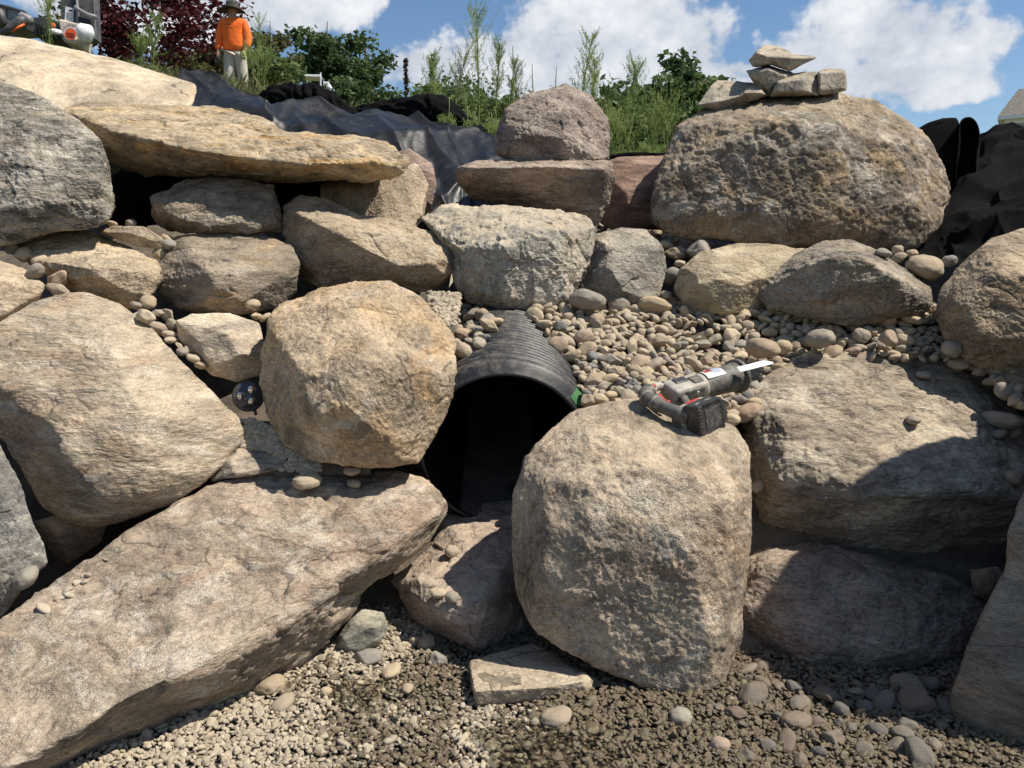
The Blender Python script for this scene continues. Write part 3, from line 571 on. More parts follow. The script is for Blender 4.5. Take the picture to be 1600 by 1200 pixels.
# ------------------------------------------------------------------ ground, bank, bench
PM = P(788, 706, 2.5)                                   # centre of the pipe mouth
PR = 148 / FPX * 2.5                                    # outer radius of the pipe
PA = np.array([-.02, math.cos(R(12)), math.sin(R(12))]); PA /= np.linalg.norm(PA)   # it climbs away from the basin
def pipe_dist(v):
    q = v - PM; t = q @ PA; return np.linalg.norm(q - t[:, None] * PA, axis=1), t
def lerp(x, xs, ys): return np.interp(x, xs, ys)
def sstep(x, a, b):
    t = np.clip((x - a) / (b - a), 0, 1); return t * t * (3 - 2 * t)
ANG_X = [-.9, -.65, -.50, -.33, -.2, -.1, .0, .16, .4, .7, 1.0]
ANG_A = [14.2, 14.2, 13.2, 11.7, 10.2, 9.0, 8.2, 6.5, 5.5, 5.3, 5.3]
def hill(X, Y):
    ta = np.tan(np.radians(lerp(X / np.maximum(Y, 1), ANG_X, ANG_A)))
    near = CAMZ + Y * ta * lerp(Y, [3.5, 5, 7, 10], [.52, .74, .9, 1.0])
    z10 = CAMZ + 10 * ta
    far = z10 + np.minimum(Y - 10, 12) * .16 * ta / .227 + np.maximum(Y - 22, 0) * .03
    return np.where(Y < 10, near, far)
def bank(X, Y):
    z = lerp(Y, [2.2, 2.5, 2.8, 3.2, 3.6, 4.2, 4.9], [-.02, .2, .45, .68, .85, 1.1, 1.5])
    z = np.where(X > .55, lerp(Y, [1.9, 2.2, 2.6, 3.1, 3.6, 4.2, 4.9], [-.02, .12, .45, .7, .85, 1.1, 1.35]), z)
    side = np.maximum(sstep(X, 1.35, 2.2) * .9, sstep(-X, 1.5, 2.3) * .8)
    return np.maximum(z, side)
soil = NT('soil'); g = soil.n('ShaderNodeNewGeometry')
ns = soil.noise(g.outputs['Position'], 9, 6, .65)
soil.set(color=soil.mix(soil.ramp(ns, .3, .7), (.06, .048, .036), (.15, .12, .085)), rough=.95, normal=soil.bump(soil.noise(g.outputs['Position'], 60, 5, .7), .9, .01))
def heightfield(name, xs, ys, fz, mat, cull=None, kind='structure'):
    X, Y = np.meshgrid(xs, ys); Z = fz(X.ravel(), Y.ravel()); v = np.stack([X.ravel(), Y.ravel(), Z], 1); nx, ny = len(xs), len(ys)
    i, j = np.meshgrid(np.arange(nx - 1), np.arange(ny - 1)); a = (j * nx + i).ravel()
    f = np.stack([a, a + 1, a + nx + 1, a + nx], 1)
    if cull is not None: f = f[~cull(v)[f].any(1)]
    o = new_obj(name, mesh_np(name, v, f), mat); tag(o, kind=kind); return o
def in_pipe(v):
    d, t = pipe_dist(v); return (d < PR - .012) & (t > -.08)
heightfield('earth_bank', np.linspace(-3.2, 3.2, 160), np.linspace(1.6, 4.9, 120), lambda X, Y: bank(X, Y) - .02 + .02 * perlin(np.stack([X * 5, Y * 5, X * 0], 1)), soil.mat, in_pipe)
# basin floor: damp grit under the pebbles, reaching round behind the camera
grit = NT('damp_grit'); g = grit.n('ShaderNodeNewGeometry'); ns = grit.noise(g.outputs['Position'], 60, 6, .7)
grit.set(color=grit.mix(grit.ramp(ns, .3, .7), (.045, .038, .03), (.12, .105, .082)), rough=.7, normal=grit.bump(grit.noise(g.outputs['Position'], 140, 4, .6), 1.0, .008))
def floor_z(X, Y): return .012 * fbm(np.stack([X * 2.2, Y * 2.2, X * 0 + 3], 1), 3)
heightfield('basin_floor', np.linspace(-3.5, 3.5, 120), np.linspace(-3.0, 2.7, 100), lambda X, Y: floor_z(X, Y) - .012, grit.mat)
def over_block(v):
    q, d = proj(v); return (q[:, 1] > 655) & (q[:, 0] > 1060) | (q[:, 0] > 1165) & (q[:, 1] > np.interp(q[:, 0], [1165, 1185, 1220, 1290, 1480, 1540, 1600], [720, 600, 572, 556, 562, 588, 640]))
# bench of cobbles above and right of the pipe
def bench_z(X, Y):
    z = lerp(Y, [2.2, 2.4, 2.65, 3.0, 3.4], [.56, .625, .70, .83, .90])
    z = z + .035 * np.exp(-((X - .1) / .25) ** 2) * sstep(Y, 2.6, 2.9) + .04 * sstep(X, .8, 1.3) + .012 * perlin(np.stack([X * 4, Y * 4, X * 0 + 9], 1))
    z = z - .06 * sstep(X, .45, .75) * (1 - sstep(Y, 2.85, 3.05))
    return z
heightfield('gravel_bench', np.linspace(-.3, 1.75, 120), np.linspace(2.34, 3.28, 70), lambda X, Y: bench_z(X, Y) - .045, soil.mat, lambda v: in_pipe(v) | over_block(v))
def ray_to(fz, x, y, d0=1.2, d1=4.5):
    """where the sight line through a pixel meets a height function"""
    ds = np.linspace(d0, d1, 400); pts = np.array([P(x, y, d) for d in ds]); dz = pts[:, 2] - fz(pts[:, 0], pts[:, 1])
    i = np.argmax(dz < 0); return pts[i] if dz.min() < 0 else None

# ------------------------------------------------------------------ corrugated drain pipe
plast = NT('black_plastic'); tcp = plast.n('ShaderNodeNewGeometry'); spn = plast.n('ShaderNodeSeparateXYZ'); plast.L.new(tcp.outputs['Normal'], spn.inputs[0])
dn = plast.noise(tcp.outputs['Position'], 26, 7, .7); du = plast.math('MULTIPLY', plast.ramp(dn, .42, .66), plast.ramp(spn.outputs[2], .1, .8))
pcol = plast.mix(plast.math('MULTIPLY', du, .55), (.016, .016, .0175), (.2, .17, .13))
plast.set(color=pcol, rough=plast.math('ADD', .36, plast.math('MULTIPLY', dn, .3)), normal=plast.bump(plast.noise(tcp.outputs['Position'], 120, 4, .6), .25, .003))
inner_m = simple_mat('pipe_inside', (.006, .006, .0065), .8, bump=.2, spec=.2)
green_m = simple_mat('green_paint', (.05, .16, .055), .5, var=.3, vscale=60)
pu = np.cross(PA, [0, 0, 1.0]); pu /= np.linalg.norm(pu); pw = np.cross(pu, PA)
def ringsurf(prof, seg=128, a0=0, a1=2 * math.pi, jag=None):
    """prof: list of (t along axis, radius) -> surface of revolution round the pipe axis"""
    full = abs(a1 - a0 - 2 * math.pi) < 1e-6; th = np.linspace(a0, a1, seg + 1)[:seg if full else None]; m = len(th); v = []
    for i, (t, r) in enumerate(prof):
        rr = np.full(m, r); tt = np.full(m, t)
        if jag is not None and i in jag: tt = tt + .0025 * perlin(np.stack([th * 22, th * 0 + i, th * 0], 1)); rr = rr + .0015 * perlin(np.stack([th * 30, th * 0 + 5, th * 0], 1))
        v.append(PM + PA * tt[:, None] + rr[:, None] * (np.cos(th)[:, None] * pu + np.sin(th)[:, None] * pw))
    v = np.concatenate(v); f = []
    for i in range(len(prof) - 1):
        for k in range(m if full else m - 1):
            a, b = i * m + k, i * m + (k + 1) % m; f += [(a, b, b + m), (a, b + m, a + m)]
    return v, np.array(f)
pipe = empty('drain_pipe', PM - np.array([0, 0, PR]), label='black corrugated plastic drain pipe opening between the boulders', cat='pipe')
prof = [(0, PR - .034), (.012, PR - .022), (.024, PR - .008), (.034, PR - .001), (.05, PR), (.064, PR - .004), (.07, PR - .009)]
t = .07; pitch = .031
for i in range(46):
    for u, dr in ((.12, -.016), (.26, -.006), (.36, -.001), (.48, 0), (.62, 0), (.74, -.001), (.86, -.006), (1.0, -.016)): prof.append((t + u * pitch, PR + dr * .55))
    t += pitch
part('outer_wall', *ringsurf(prof), plast.mat, pipe)
part('rim', *ringsurf([(0, PR - .034), (-.004, PR - .038), (0, PR - .044)], jag=(0, 1)), plast.mat, pipe)
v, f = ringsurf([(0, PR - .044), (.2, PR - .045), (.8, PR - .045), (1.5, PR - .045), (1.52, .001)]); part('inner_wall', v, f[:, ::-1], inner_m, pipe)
tag(part('green_mark', *ringsurf([(.006, PR - .026), (.013, PR - .018), (.025, PR - .005), (.035, PR + .0015), (.052, PR + .0015)], 20, R(33), R(42)), green_m, pipe), label='green paint mark on the pipe rim')
# silt lying inside the pipe bottom
v, f = ringsurf([(.0, PR - .050), (.3, PR - .052), (.9, PR - .054), (1.4, PR - .054)], 24, R(-125), R(-62)); part('silt', v, f[:, ::-1], soil.mat, pipe)

# ------------------------------------------------------------------ cobbles
def pebble_mesh(name, lvl, flat, elong, sd, ang=.0):
    r = np.random.default_rng(sd); v = ICO[lvl]['v'].copy(); o = r.uniform(0, 50, 3)
    if ang:
        for _ in range(9):
            nn = r.normal(size=3); nn /= np.linalg.norm(nn); h = v @ nn; d = r.uniform(.62, .9); v = v - np.maximum(h - d, 0)[:, None] * nn
        v = lap(v, lvl, 1)
    v = v * (1 + .20 * perlin(v * .9 + o) + .07 * perlin(v * 2.2 + o) + .02 * perlin(v * 6 + o))[:, None]
    v = v * np.array([elong, 1.0, flat]); return mesh_np(name, v, ICO[lvl]['f'])
def peb_mat(name, stops, wet=False, rough=.85):
    m = NT(name); oi = m.n('ShaderNodeObjectInfo'); cr = m.n('ShaderNodeValToRGB'); m.L.new(oi.outputs['Random'], cr.inputs[0]); cr.color_ramp.interpolation = 'LINEAR'
    e = cr.color_ramp.elements; n = len(stops)
    while len(e) < n: e.new(.5)
    for i, c in enumerate(stops): e[i].position = i / (n - 1); e[i].color = c + (1,)
    tc = m.n('ShaderNodeTexCoord'); off = m.n('ShaderNodeVectorMath', operation='ADD'); m.L.new(tc.outputs['Object'], off.inputs[0])
    cb = m.n('ShaderNodeCombineXYZ'); m.L.new(m.math('MULTIPLY', oi.outputs['Random'], 40), cb.inputs[0]); m.L.new(cb.outputs[0], off.inputs[1])
    a = m.noise(off.outputs[0], 1.8, 5, .65); b = m.noise(off.outputs[0], 9, 4, .65)
    s = m.math('ADD', .58, m.math('ADD', m.math('MULTIPLY', a, .5), m.math('MULTIPLY', b, .34))); gv = m.n('ShaderNodeCombineColor')
    for i in range(3): m.L.new(s, gv.inputs[i])
    c = m.mix(1.0, cr.outputs[0], gv.outputs[0], 'MULTIPLY'); rr = rough
    if wet:   # where water stands between the stones
        g = m.n('ShaderNodeNewGeometry'); sp = m.n('ShaderNodeSeparateXYZ'); m.L.new(g.outputs['Position'], sp.inputs[0])
        wn = m.noise(g.outputs['Position'], 3.4, 4, .6, .4); gx = m.ramp(sp.outputs[0], -.75, .35, False)
        w = m.ramp(m.math('ADD', m.math('ADD', wn, m.math('MULTIPLY', gx, .44)), m.math('MULTIPLY', m.math('SUBTRACT', oi.outputs['Random'], .5), .22)), .60, .74)
        w = m.math('MULTIPLY', w, m.math('SUBTRACT', 1.0, m.ramp(sp.outputs[2], .12, .25)))
        c = m.mix(m.math('MULTIPLY', w, .9), c, m.mix(1.0, c, (.29, .255, .205), 'MULTIPLY')); rr = m.math('SUBTRACT', rough, m.math('MULTIPLY', w, rough - .28))
    return m.set(color=c, rough=rr, normal=m.bump(b, .35, .03), spec=.4)
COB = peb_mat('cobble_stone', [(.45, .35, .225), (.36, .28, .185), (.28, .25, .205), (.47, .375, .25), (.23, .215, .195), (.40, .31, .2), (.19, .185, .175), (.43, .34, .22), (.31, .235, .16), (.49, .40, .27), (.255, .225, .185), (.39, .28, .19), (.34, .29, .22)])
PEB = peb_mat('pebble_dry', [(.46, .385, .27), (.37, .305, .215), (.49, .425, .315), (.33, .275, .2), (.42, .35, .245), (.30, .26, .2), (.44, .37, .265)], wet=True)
FLOORC = peb_mat('cobble_floor', [(.19, .155, .115), (.12, .108, .09), (.20, .16, .115), (.15, .108, .08), (.25, .21, .155), (.11, .1, .09), (.18, .14, .098)], rough=.7)  # darker cobble colours, used for the floor stones at lower right
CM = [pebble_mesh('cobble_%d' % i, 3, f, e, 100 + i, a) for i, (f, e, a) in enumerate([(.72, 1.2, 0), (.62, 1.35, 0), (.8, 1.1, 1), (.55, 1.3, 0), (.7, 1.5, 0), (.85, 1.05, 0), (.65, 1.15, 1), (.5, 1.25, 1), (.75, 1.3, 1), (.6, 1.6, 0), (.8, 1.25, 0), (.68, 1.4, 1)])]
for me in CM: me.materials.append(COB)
CMF = [me.copy() for me in CM]
for me in CMF: me.materials.clear(); me.materials.append(FLOORC)
def cobble(p, r, label, group, name='river_cobble', cat='cobble', meshes=CM, which=None, tiltmax=.5, rz=None):
    me = meshes[int(rng.integers(len(meshes))) if which is None else which % len(meshes)]
    o = bpy.data.objects.new(name, me); col.objects.link(o); o.location = tuple(p); o.scale = (r,) * 3
    o.rotation_euler = (rng.normal() * tiltmax, rng.normal() * tiltmax, rng.uniform(0, 6.28) if rz is None else rz); tag(o, label, cat, group); return o
from functools import reduce
def inpoly(pts, poly):
    x, y = pts[:, 0], pts[:, 1]; q = np.asarray(poly, float); c = np.zeros(len(pts), bool); j = len(q) - 1
    for i in range(len(q)):
        a, b = q[i], q[j]; m = ((a[1] > y) != (b[1] > y)) & (x < (b[0] - a[0]) * (y - a[1]) / (b[1] - a[1] + 1e-9) + a[0]); c ^= m; j = i
    return c
def darts(n, xr, yr, rfun, fz, ok, lift, gap=.86, exist=None):
    cell = {}; out = []; S = .12
    for _ in range(n):
        x, y = rng.uniform(*xr), rng.uniform(*yr); r = rfun(); key = (int(x / S), int(y / S)); bad = False
        for i in (-1, 0, 1):
            for j in (-1, 0, 1):
                for (a, b, c) in cell.get((key[0] + i, key[1] + j), ()):
                    if (a - x) ** 2 + (b - y) ** 2 < (gap * (c + r)) ** 2: bad = True; break
                if bad: break
            if bad: break
        if bad: continue
        z = float(fz(np.array([x]), np.array([y]))[0]) + lift * r; p = np.array([x, y, z])
        if not ok(p, r): continue
        cell.setdefault(key, []).append((x, y, r)); out.append((p, r))
    return out
BENCH = [(672, 470), (760, 470), (900, 470), (1050, 472), (1200, 480), (1330, 490), (1455, 470), (1500, 520), (1620, 610), (1600, 640), (1500, 590), (1300, 570), (1215, 580), (1190, 700), (1130, 690), (1000, 660), (900, 690), (640, 600)]
def bench_ok(p, r):
    q, d = proj(p[None]); 
    if not inpoly(q, BENCH)[0] or over_block(p[None])[0]: return False
    dd, t = pipe_dist(p[None]); return not (dd[0] < PR + .35 * r and t[0] > -.1)
layerA = darts(3000, (-.3, 1.7), (2.36, 3.45), lambda: float(rng.choice([rng.uniform(.014, .022), rng.uniform(.02, .03)], p=[.5, .5])), lambda X, Y: bench_z(X, Y) - .03, bench_ok, .3, .72)
layerB = darts(9000, (-.3, 1.7), (2.36, 3.45), lambda: float(rng.choice([rng.uniform(.012, .018), rng.uniform(.018, .025), rng.uniform(.025, .036)], p=[.42, .42, .16])), lambda X, Y: bench_z(X, Y) - .006, bench_ok, .25, .73)
layerB.sort(key=lambda a: a[0][1] - 30 * a[1])
LB = 'loose rounded river cobble in the bed beside the black pipe'; GB = 'cobbles of the bed beside the pipe'
for p, r in layerB[:215]: cobble(p, r, LB, GB)
def stuff_stones(name, lst, meshes, label, cat, mat):
    V = []; F = []; o = 0; tmpl = []
    for me in meshes:
        a = np.zeros(len(me.vertices) * 3); me.vertices.foreach_get('co', a); b = np.zeros(len(me.polygons) * 3, int); me.polygons.foreach_get('vertices', b); tmpl.append((a.reshape(-1, 3), b.reshape(-1, 3)))
    for p, r in lst:
        v, f = tmpl[int(rng.integers(len(tmpl)))]; M = np.array(Euler((rng.normal() * .5, rng.normal() * .5, rng.uniform(0, 6.28))).to_matrix())
        V.append((v * r) @ M.T + p); F.append(f + o); o += len(v)
    ob = new_obj(name, mesh_np(name, np.concatenate(V), np.concatenate(F)), mat); tag(ob, label, cat, kind='stuff'); return ob
SM = [pebble_mesh('small_%d' % i, 2, f, e, 300 + i, a) for i, (f, e, a) in enumerate([(.7, 1.2, 0), (.6, 1.4, 1), (.8, 1.1, 0), (.5, 1.3, 1), (.65, 1.5, 0)])]
STUFFC = NT('cobble_mass'); gg = STUFFC.n('ShaderNodeNewGeometry'); vv = STUFFC.n('ShaderNodeTexVoronoi'); STUFFC.put(vv.inputs['Vector'], gg.outputs['Position']); vv.inputs['Scale'].default_value = 22
STUFFC.set(color=STUFFC.mix(STUFFC.noise(gg.outputs['Position'], 60, 4, .6), STUFFC.mix(vv.outputs['Color'], (.36, .27, .17), (.24, .215, .18)), (.38, .31, .21)), rough=.88)
stuff_stones('river_gravel', layerA + layerB[215:], SM, 'small river stones filling the bed under the cobbles', 'gravel', STUFFC.mat)
def on_pipe(x, y, r):
    ds = np.linspace(2.2, 3.6, 281); pts = np.array([P(x, y, d) for d in ds]); dd, t = pipe_dist(pts); ok = dd < PR + .45 * r
    return pts[np.argmax(ok)] if ok.any() else None
def pipe_cover(poly, n, label, group):
    q = np.asarray(poly, float); lo, hi = q.min(0), q.max(0); got = []
    for _ in range(4000):
        if len(got) >= n: break
        x, y = rng.uniform(lo, hi); r = rng.choice([rng.uniform(.015, .022), rng.uniform(.022, .032)])
        if not inpoly(np.array([[x, y]]), poly)[0]: continue
        p = on_pipe(x, y, r)
        if p is None or any(np.linalg.norm(p - a) < .8 * (r + b) for a, b in got): continue
        got.append((p, r)); cobble(p, r, label, group)
pipe_cover([(690, 482), (758, 480), (775, 500), (772, 518), (752, 538), (738, 550), (722, 560), (700, 545)], 30, 'rounded cobble piled on the left shoulder of the pipe', 'cobbles on the left shoulder of the pipe')
pipe_cover([(828, 492), (900, 492), (970, 600), (960, 640), (944, 638), (922, 602), (888, 555), (852, 518)], 46, 'rounded cobble leaning on the right flank of the pipe', 'cobbles on the right flank of the pipe')
print('bench cobbles', len(layerA), len(layerB))
tag(heightfield('wedge_base', np.linspace(-.98, -.42, 30), np.linspace(2.27, 2.415, 20), lambda X, Y: lerp(Y, [2.2, 2.295, 2.37, 2.5], [.33, .45, .53, .59]), soil.mat), kind='structure')
heightfield('pocket_base', np.linspace(-.34, -.19, 12), np.linspace(2.55, 2.95, 16), lambda X, Y: lerp(Y, [2.55, 2.75, 2.95], [.80, .86, .93]) - .1 * sstep(X, -.2, -.05), soil.mat, in_pipe)
bpy.context.view_layer.update(); DG = bpy.context.evaluated_depsgraph_get()
HIT = ['']
def hit(x, y):
    v = P(x, y, 1.0) - CAM; dn_ = v / np.linalg.norm(v); ok, loc, nor, _, ob, _ = scene.ray_cast(DG, Vector(CAM + dn_ * .3), Vector(dn_)); HIT[0] = ob.name if ok else ''; return (np.array(loc), np.array(nor)) if ok else (None, None)
def seat(x, y, d, r, lo=.10, hi=.14):
    """set a stone of radius r against the rock seen at a pixel, near the distance read off the photograph"""
    loc, nor = hit(x, y)
    if loc is None: return P(x, y, d)
    hd = (loc - CAM) @ FWD; rest = loc + (nor * .35 + np.array([0, 0, .25])) * r
    if abs(hd - d) < .3 and nor[2] > .15: return rest
    return P(x, y, float(np.clip(hd - .35 * r, d - lo, d + hi)))
# larger single stones read off the photograph: (x, y, distance, radius in px, mesh)
CREV = [(37, 398, 2.72, 14), (62, 408, 2.7, 13), (22, 392, 2.72, 10), (52, 432, 2.62, 14), (90, 437, 2.62, 17), (90, 454, 2.56, 15), (160, 344, 2.95, 9), (175, 350, 2.95, 8), (205, 350, 2.98, 9), (262, 372, 2.92, 9), (250, 395, 2.84, 12), (264, 388, 2.86, 11),
        (395, 476, 2.62, 12), (400, 494, 2.7, 9), (414, 496, 2.72, 9), (213, 478, 2.60, 10), (232, 472, 2.62, 13), (215, 492, 2.58, 8), (233, 492, 2.58, 8), (247, 489, 2.58, 9), (262, 492, 2.6, 11), (268, 508, 2.56, 10), (265, 523, 2.53, 9), (268, 531, 2.52, 9), (281, 541, 2.5, 8), (286, 549, 2.48, 11), (296, 545, 2.49, 8), (303, 560, 2.46, 10), (313, 571, 2.45, 8), (225, 505, 2.56, 16), (245, 512, 2.54, 16)]
LC = ['small rounded stone wedged between boulders at the upper left', 'small rounded stone in the chain of stones right of the smooth left boulder']
for i, (x, y, d, r) in enumerate(CREV):
    k = 0 if i < 15 else 1; cobble(seat(x, y, d, r / FPX * d), r / FPX * d, LC[k], ['stones wedged at the upper left', 'chain of stones beside the smooth boulder'][k], name='wedged_stone', cat='stone', tiltmax=.4)
BIG = [(968, 477, 2.98, 21, 5, 'pale egg-shaped cobble in front of the half-shadowed grey boulder'), (918, 484, 2.98, 26, 0, 'long tan cobble against the blue-grey fronted boulder'), (1020, 480, 3.0, 28, 3, 'flat tan cobble half in shadow behind the cobble bed'), (1050, 430, 3.2, 17, 5, 'round grey cobble left of the yellowish boulder'),
       (1055, 395, 3.35, 18, 8, 'reddish stone in shade under the huge boulder'), (1095, 392, 3.3, 26, 2, 'grey stone in shade under the left corner of the huge boulder'), (1040, 382, 3.4, 13, 1, 'small grey stone in shade by the reddish boulder'), (1062, 412, 3.25, 10, 6, 'little dark stone below the reddish shaded stone'), (1040, 462, 3.05, 11, 5, 'little grey cobble between two boulders at the back of the bed'),
       (1443, 418, 2.9, 32, 0, 'big creamy cobble behind the sharp-ridged boulder'), (1483, 408, 2.9, 13, 5, 'round pitted cobble at the right end behind the ridged boulder'), (1405, 402, 3.0, 14, 1, 'tan cobble in the row behind the ridged boulder'), (1375, 400, 3.02, 13, 3, 'bluish cobble in the row behind the ridged boulder'), (1403, 390, 3.05, 10, 5, 'small cream cobble at the back of the row behind the ridged boulder'), (1424, 396, 3.04, 10, 0, 'small brown cobble at the back of the row behind the ridged boulder'),
       (1381, 506, 2.72, 17, 5, 'rounded tan cobble leaning on the front of the ridged boulder'), (1342, 531, 2.62, 17, 5, 'round tan cobble on the rim above the flat-topped block'), (1388, 528, 2.62, 18, 2, 'stout tan cobble right of the round one above the flat-topped block'), (1416, 536, 2.6, 14, 10, 'pitted tan cobble on the rim above the flat-topped block'), (1361, 521, 2.66, 12, 0, 'orange-brown cobble at the back rim of the flat-topped block'), (1283, 530, 2.62, 26, 0, 'large tan cobble left on the rim above the flat-topped block'), (1225, 547, 2.55, 17, 5, 'grey-tan round cobble above the saw blade'), (1190, 545, 2.58, 26, 4, 'long tan cobble behind the saw blade'), (1488, 545, 2.56, 18, 5, 'reddish round cobble at the right end of the bed'),
       (1424, 505, 2.75, 13, 9, 'dark brown cobble in the shaded gap right of the ridged boulder'), (1442, 592, 2.6, 12, 3, 'single tan cobble lying on the flat-topped block, upper one'), (1425, 661, 2.45, 12, 1, 'single tan cobble lying on the flat-topped block, lower one'), (1184, 760, 2.3, 14, 5, 'pale cobble stuck between the saw boulder and the flat-topped block'),
       (1559, 669, 2.42, 26, 9, 'long dark cobble in the shade on the flat-topped block'), (1557, 682, 2.38, 12, 1, 'small grey cobble under the long dark one'), (1583, 682, 2.38, 12, 0, 'small brown cobble right of the long dark one'), (1579, 755, 2.2, 17, 5, 'oval grey cobble at the right edge beside the flat-topped block'),
       (707, 868, 2.22, 13, 5, 'brown cobble at the shadow edge on the wedge boulder'), (687, 931, 2.1, 12, 1, 'flat tan cobble on the wedge boulder, left of a pair'), (710, 937, 2.08, 13, 5, 'upright tan cobble on the wedge boulder, right of a pair'), (41, 903, 1.98, 23, 0, 'tan cobble at the left edge between the slate face and the pink slab'),
       (477, 762, 2.24, 22, 3, 'long flat cobble lying on the pink slab'), (487, 746, 2.3, 15, 1, 'flat cobble behind the long one on the pink slab'), (550, 741, 2.34, 13, 3, 'small flat stone on the pink slab near the round boulder'), (554, 761, 2.26, 11, 1, 'small oval pebble on the pink slab right of the long cobble'), (438, 770, 2.24, 8, 2, 'tiny chip of stone on the pink slab left of the long cobble')]
for x, y, d, r, w, lb in BIG: cobble(seat(x, y, d, r / FPX * d), r / FPX * d / 1.12, lb, None, name='cobble', which=w, tiltmax=.25)
def floor_at(x, y):
    k = ((y - 600) / FPX * math.cos(R(PITCH)) + math.sin(R(PITCH))); return P(x, y, CAMZ / k)
FLB = [(421, 1076, 24, 3, 'flat tan stone on the gravel against the pink slab'), (443, 1103, 14, 4, 'long pale pebble standing below the flat tan stone'), (572, 1032, 19, 8, 'creamy angular pebble below the grey-green stone'), (612, 1052, 14, 9, 'pinkish long pebble in the gravel below the grey-green stone'), (667, 1008, 14, 5, 'grey-brown pebble in shade under the wedge boulder'), (683, 1033, 15, 2, 'grey angular pebble in front of the wedge boulder'), (625, 1018, 8, 5, 'small round stone in shade near the grey-green stone'), (650, 1002, 9, 3, 'little tan stone in the dark gap under the slab'),
       (909, 1071, 17, 5, 'white-grey smooth pebble at the corner of the flat tan stone'), (868, 1126, 21, 3, 'cream flat pebble in the gravel below the flat tan stone'), (1064, 1126, 18, 5, 'pinkish-tan round pebble in the gravel in front of the saw boulder'), (510, 1083, 9, 5, 'small round tan pebble in the left gravel'), (637, 1078, 9, 0, 'small tan pebble in the middle of the gravel'), (1126, 1170, 16, 5, 'tan cobble on the line where the shadow begins')]
for x, y, r, w, lb in FLB: 
    p = floor_at(x, y); d = np.linalg.norm(p - CAM); cobble(p + np.array([0, 0, .25 * r / FPX * d]), r / FPX * d / 1.1, lb, None, name='pebble', cat='pebble', which=w, tiltmax=.2)
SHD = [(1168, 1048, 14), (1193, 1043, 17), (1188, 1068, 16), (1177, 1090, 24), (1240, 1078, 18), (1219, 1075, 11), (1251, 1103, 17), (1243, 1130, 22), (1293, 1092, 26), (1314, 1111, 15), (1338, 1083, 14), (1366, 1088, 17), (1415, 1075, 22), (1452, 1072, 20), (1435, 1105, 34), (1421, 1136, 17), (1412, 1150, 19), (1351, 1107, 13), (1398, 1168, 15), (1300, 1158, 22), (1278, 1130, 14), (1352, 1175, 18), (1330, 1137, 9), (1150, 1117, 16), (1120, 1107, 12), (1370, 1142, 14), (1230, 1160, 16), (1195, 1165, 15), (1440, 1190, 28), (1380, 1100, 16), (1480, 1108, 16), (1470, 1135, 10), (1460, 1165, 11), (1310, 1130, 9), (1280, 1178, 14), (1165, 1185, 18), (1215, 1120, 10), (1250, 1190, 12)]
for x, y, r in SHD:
    p = floor_at(x, y); d = np.linalg.norm(p - CAM); cobble(p + np.array([0, 0, .15 * r / FPX * d]), r / FPX * d / 1.3, 'rounded stone on the shaded floor at lower right', 'stones on the shaded floor at lower right', name='floor_stone', cat='stone', meshes=CMF, tiltmax=.3)

wet_px = [(747, 1054), (757, 1050), (770, 1056), (790, 1052), (813, 1054), (815, 1071), (800, 1070), (784, 1074), (776, 1084), (768, 1078), (764, 1066), (753, 1063)]
wq_ = []
for i in range(12):
    a_, b_ = np.array(wet_px[i]), np.array(wet_px[(i + 1) % 12])
    for t_ in (0, .25, .5, .75): m_ = a_ + (b_ - a_) * t_; nv_ = perlin(np.array([[m_[0] * .21, m_[1] * .21, 1.5], [m_[0] * .21, m_[1] * .21, 8.5]])); wq_.append(tuple(m_ + 3.0 * nv_))
wp_ = [hit(x, y) for x, y in wq_ + [(783, 1063)]]
if all(a[0] is not None for a in wp_):
    wv_ = np.array([a[0] + a[1] * .0012 for a in wp_]); fs_ = next(o for o in scene.objects if o.get('label', '').startswith('low flat tan'))
    me = mesh_np('wet_patch', wv_ - np.array(fs_.location), np.array([(48, i, (i + 1) % 48) for i in range(48)])); tag(new_obj('wet_patch', me, simple_mat('wet_stone', (.2, .165, .115), .5, var=.35, vscale=60), fs_), label='dark wet patch on the flat stone')
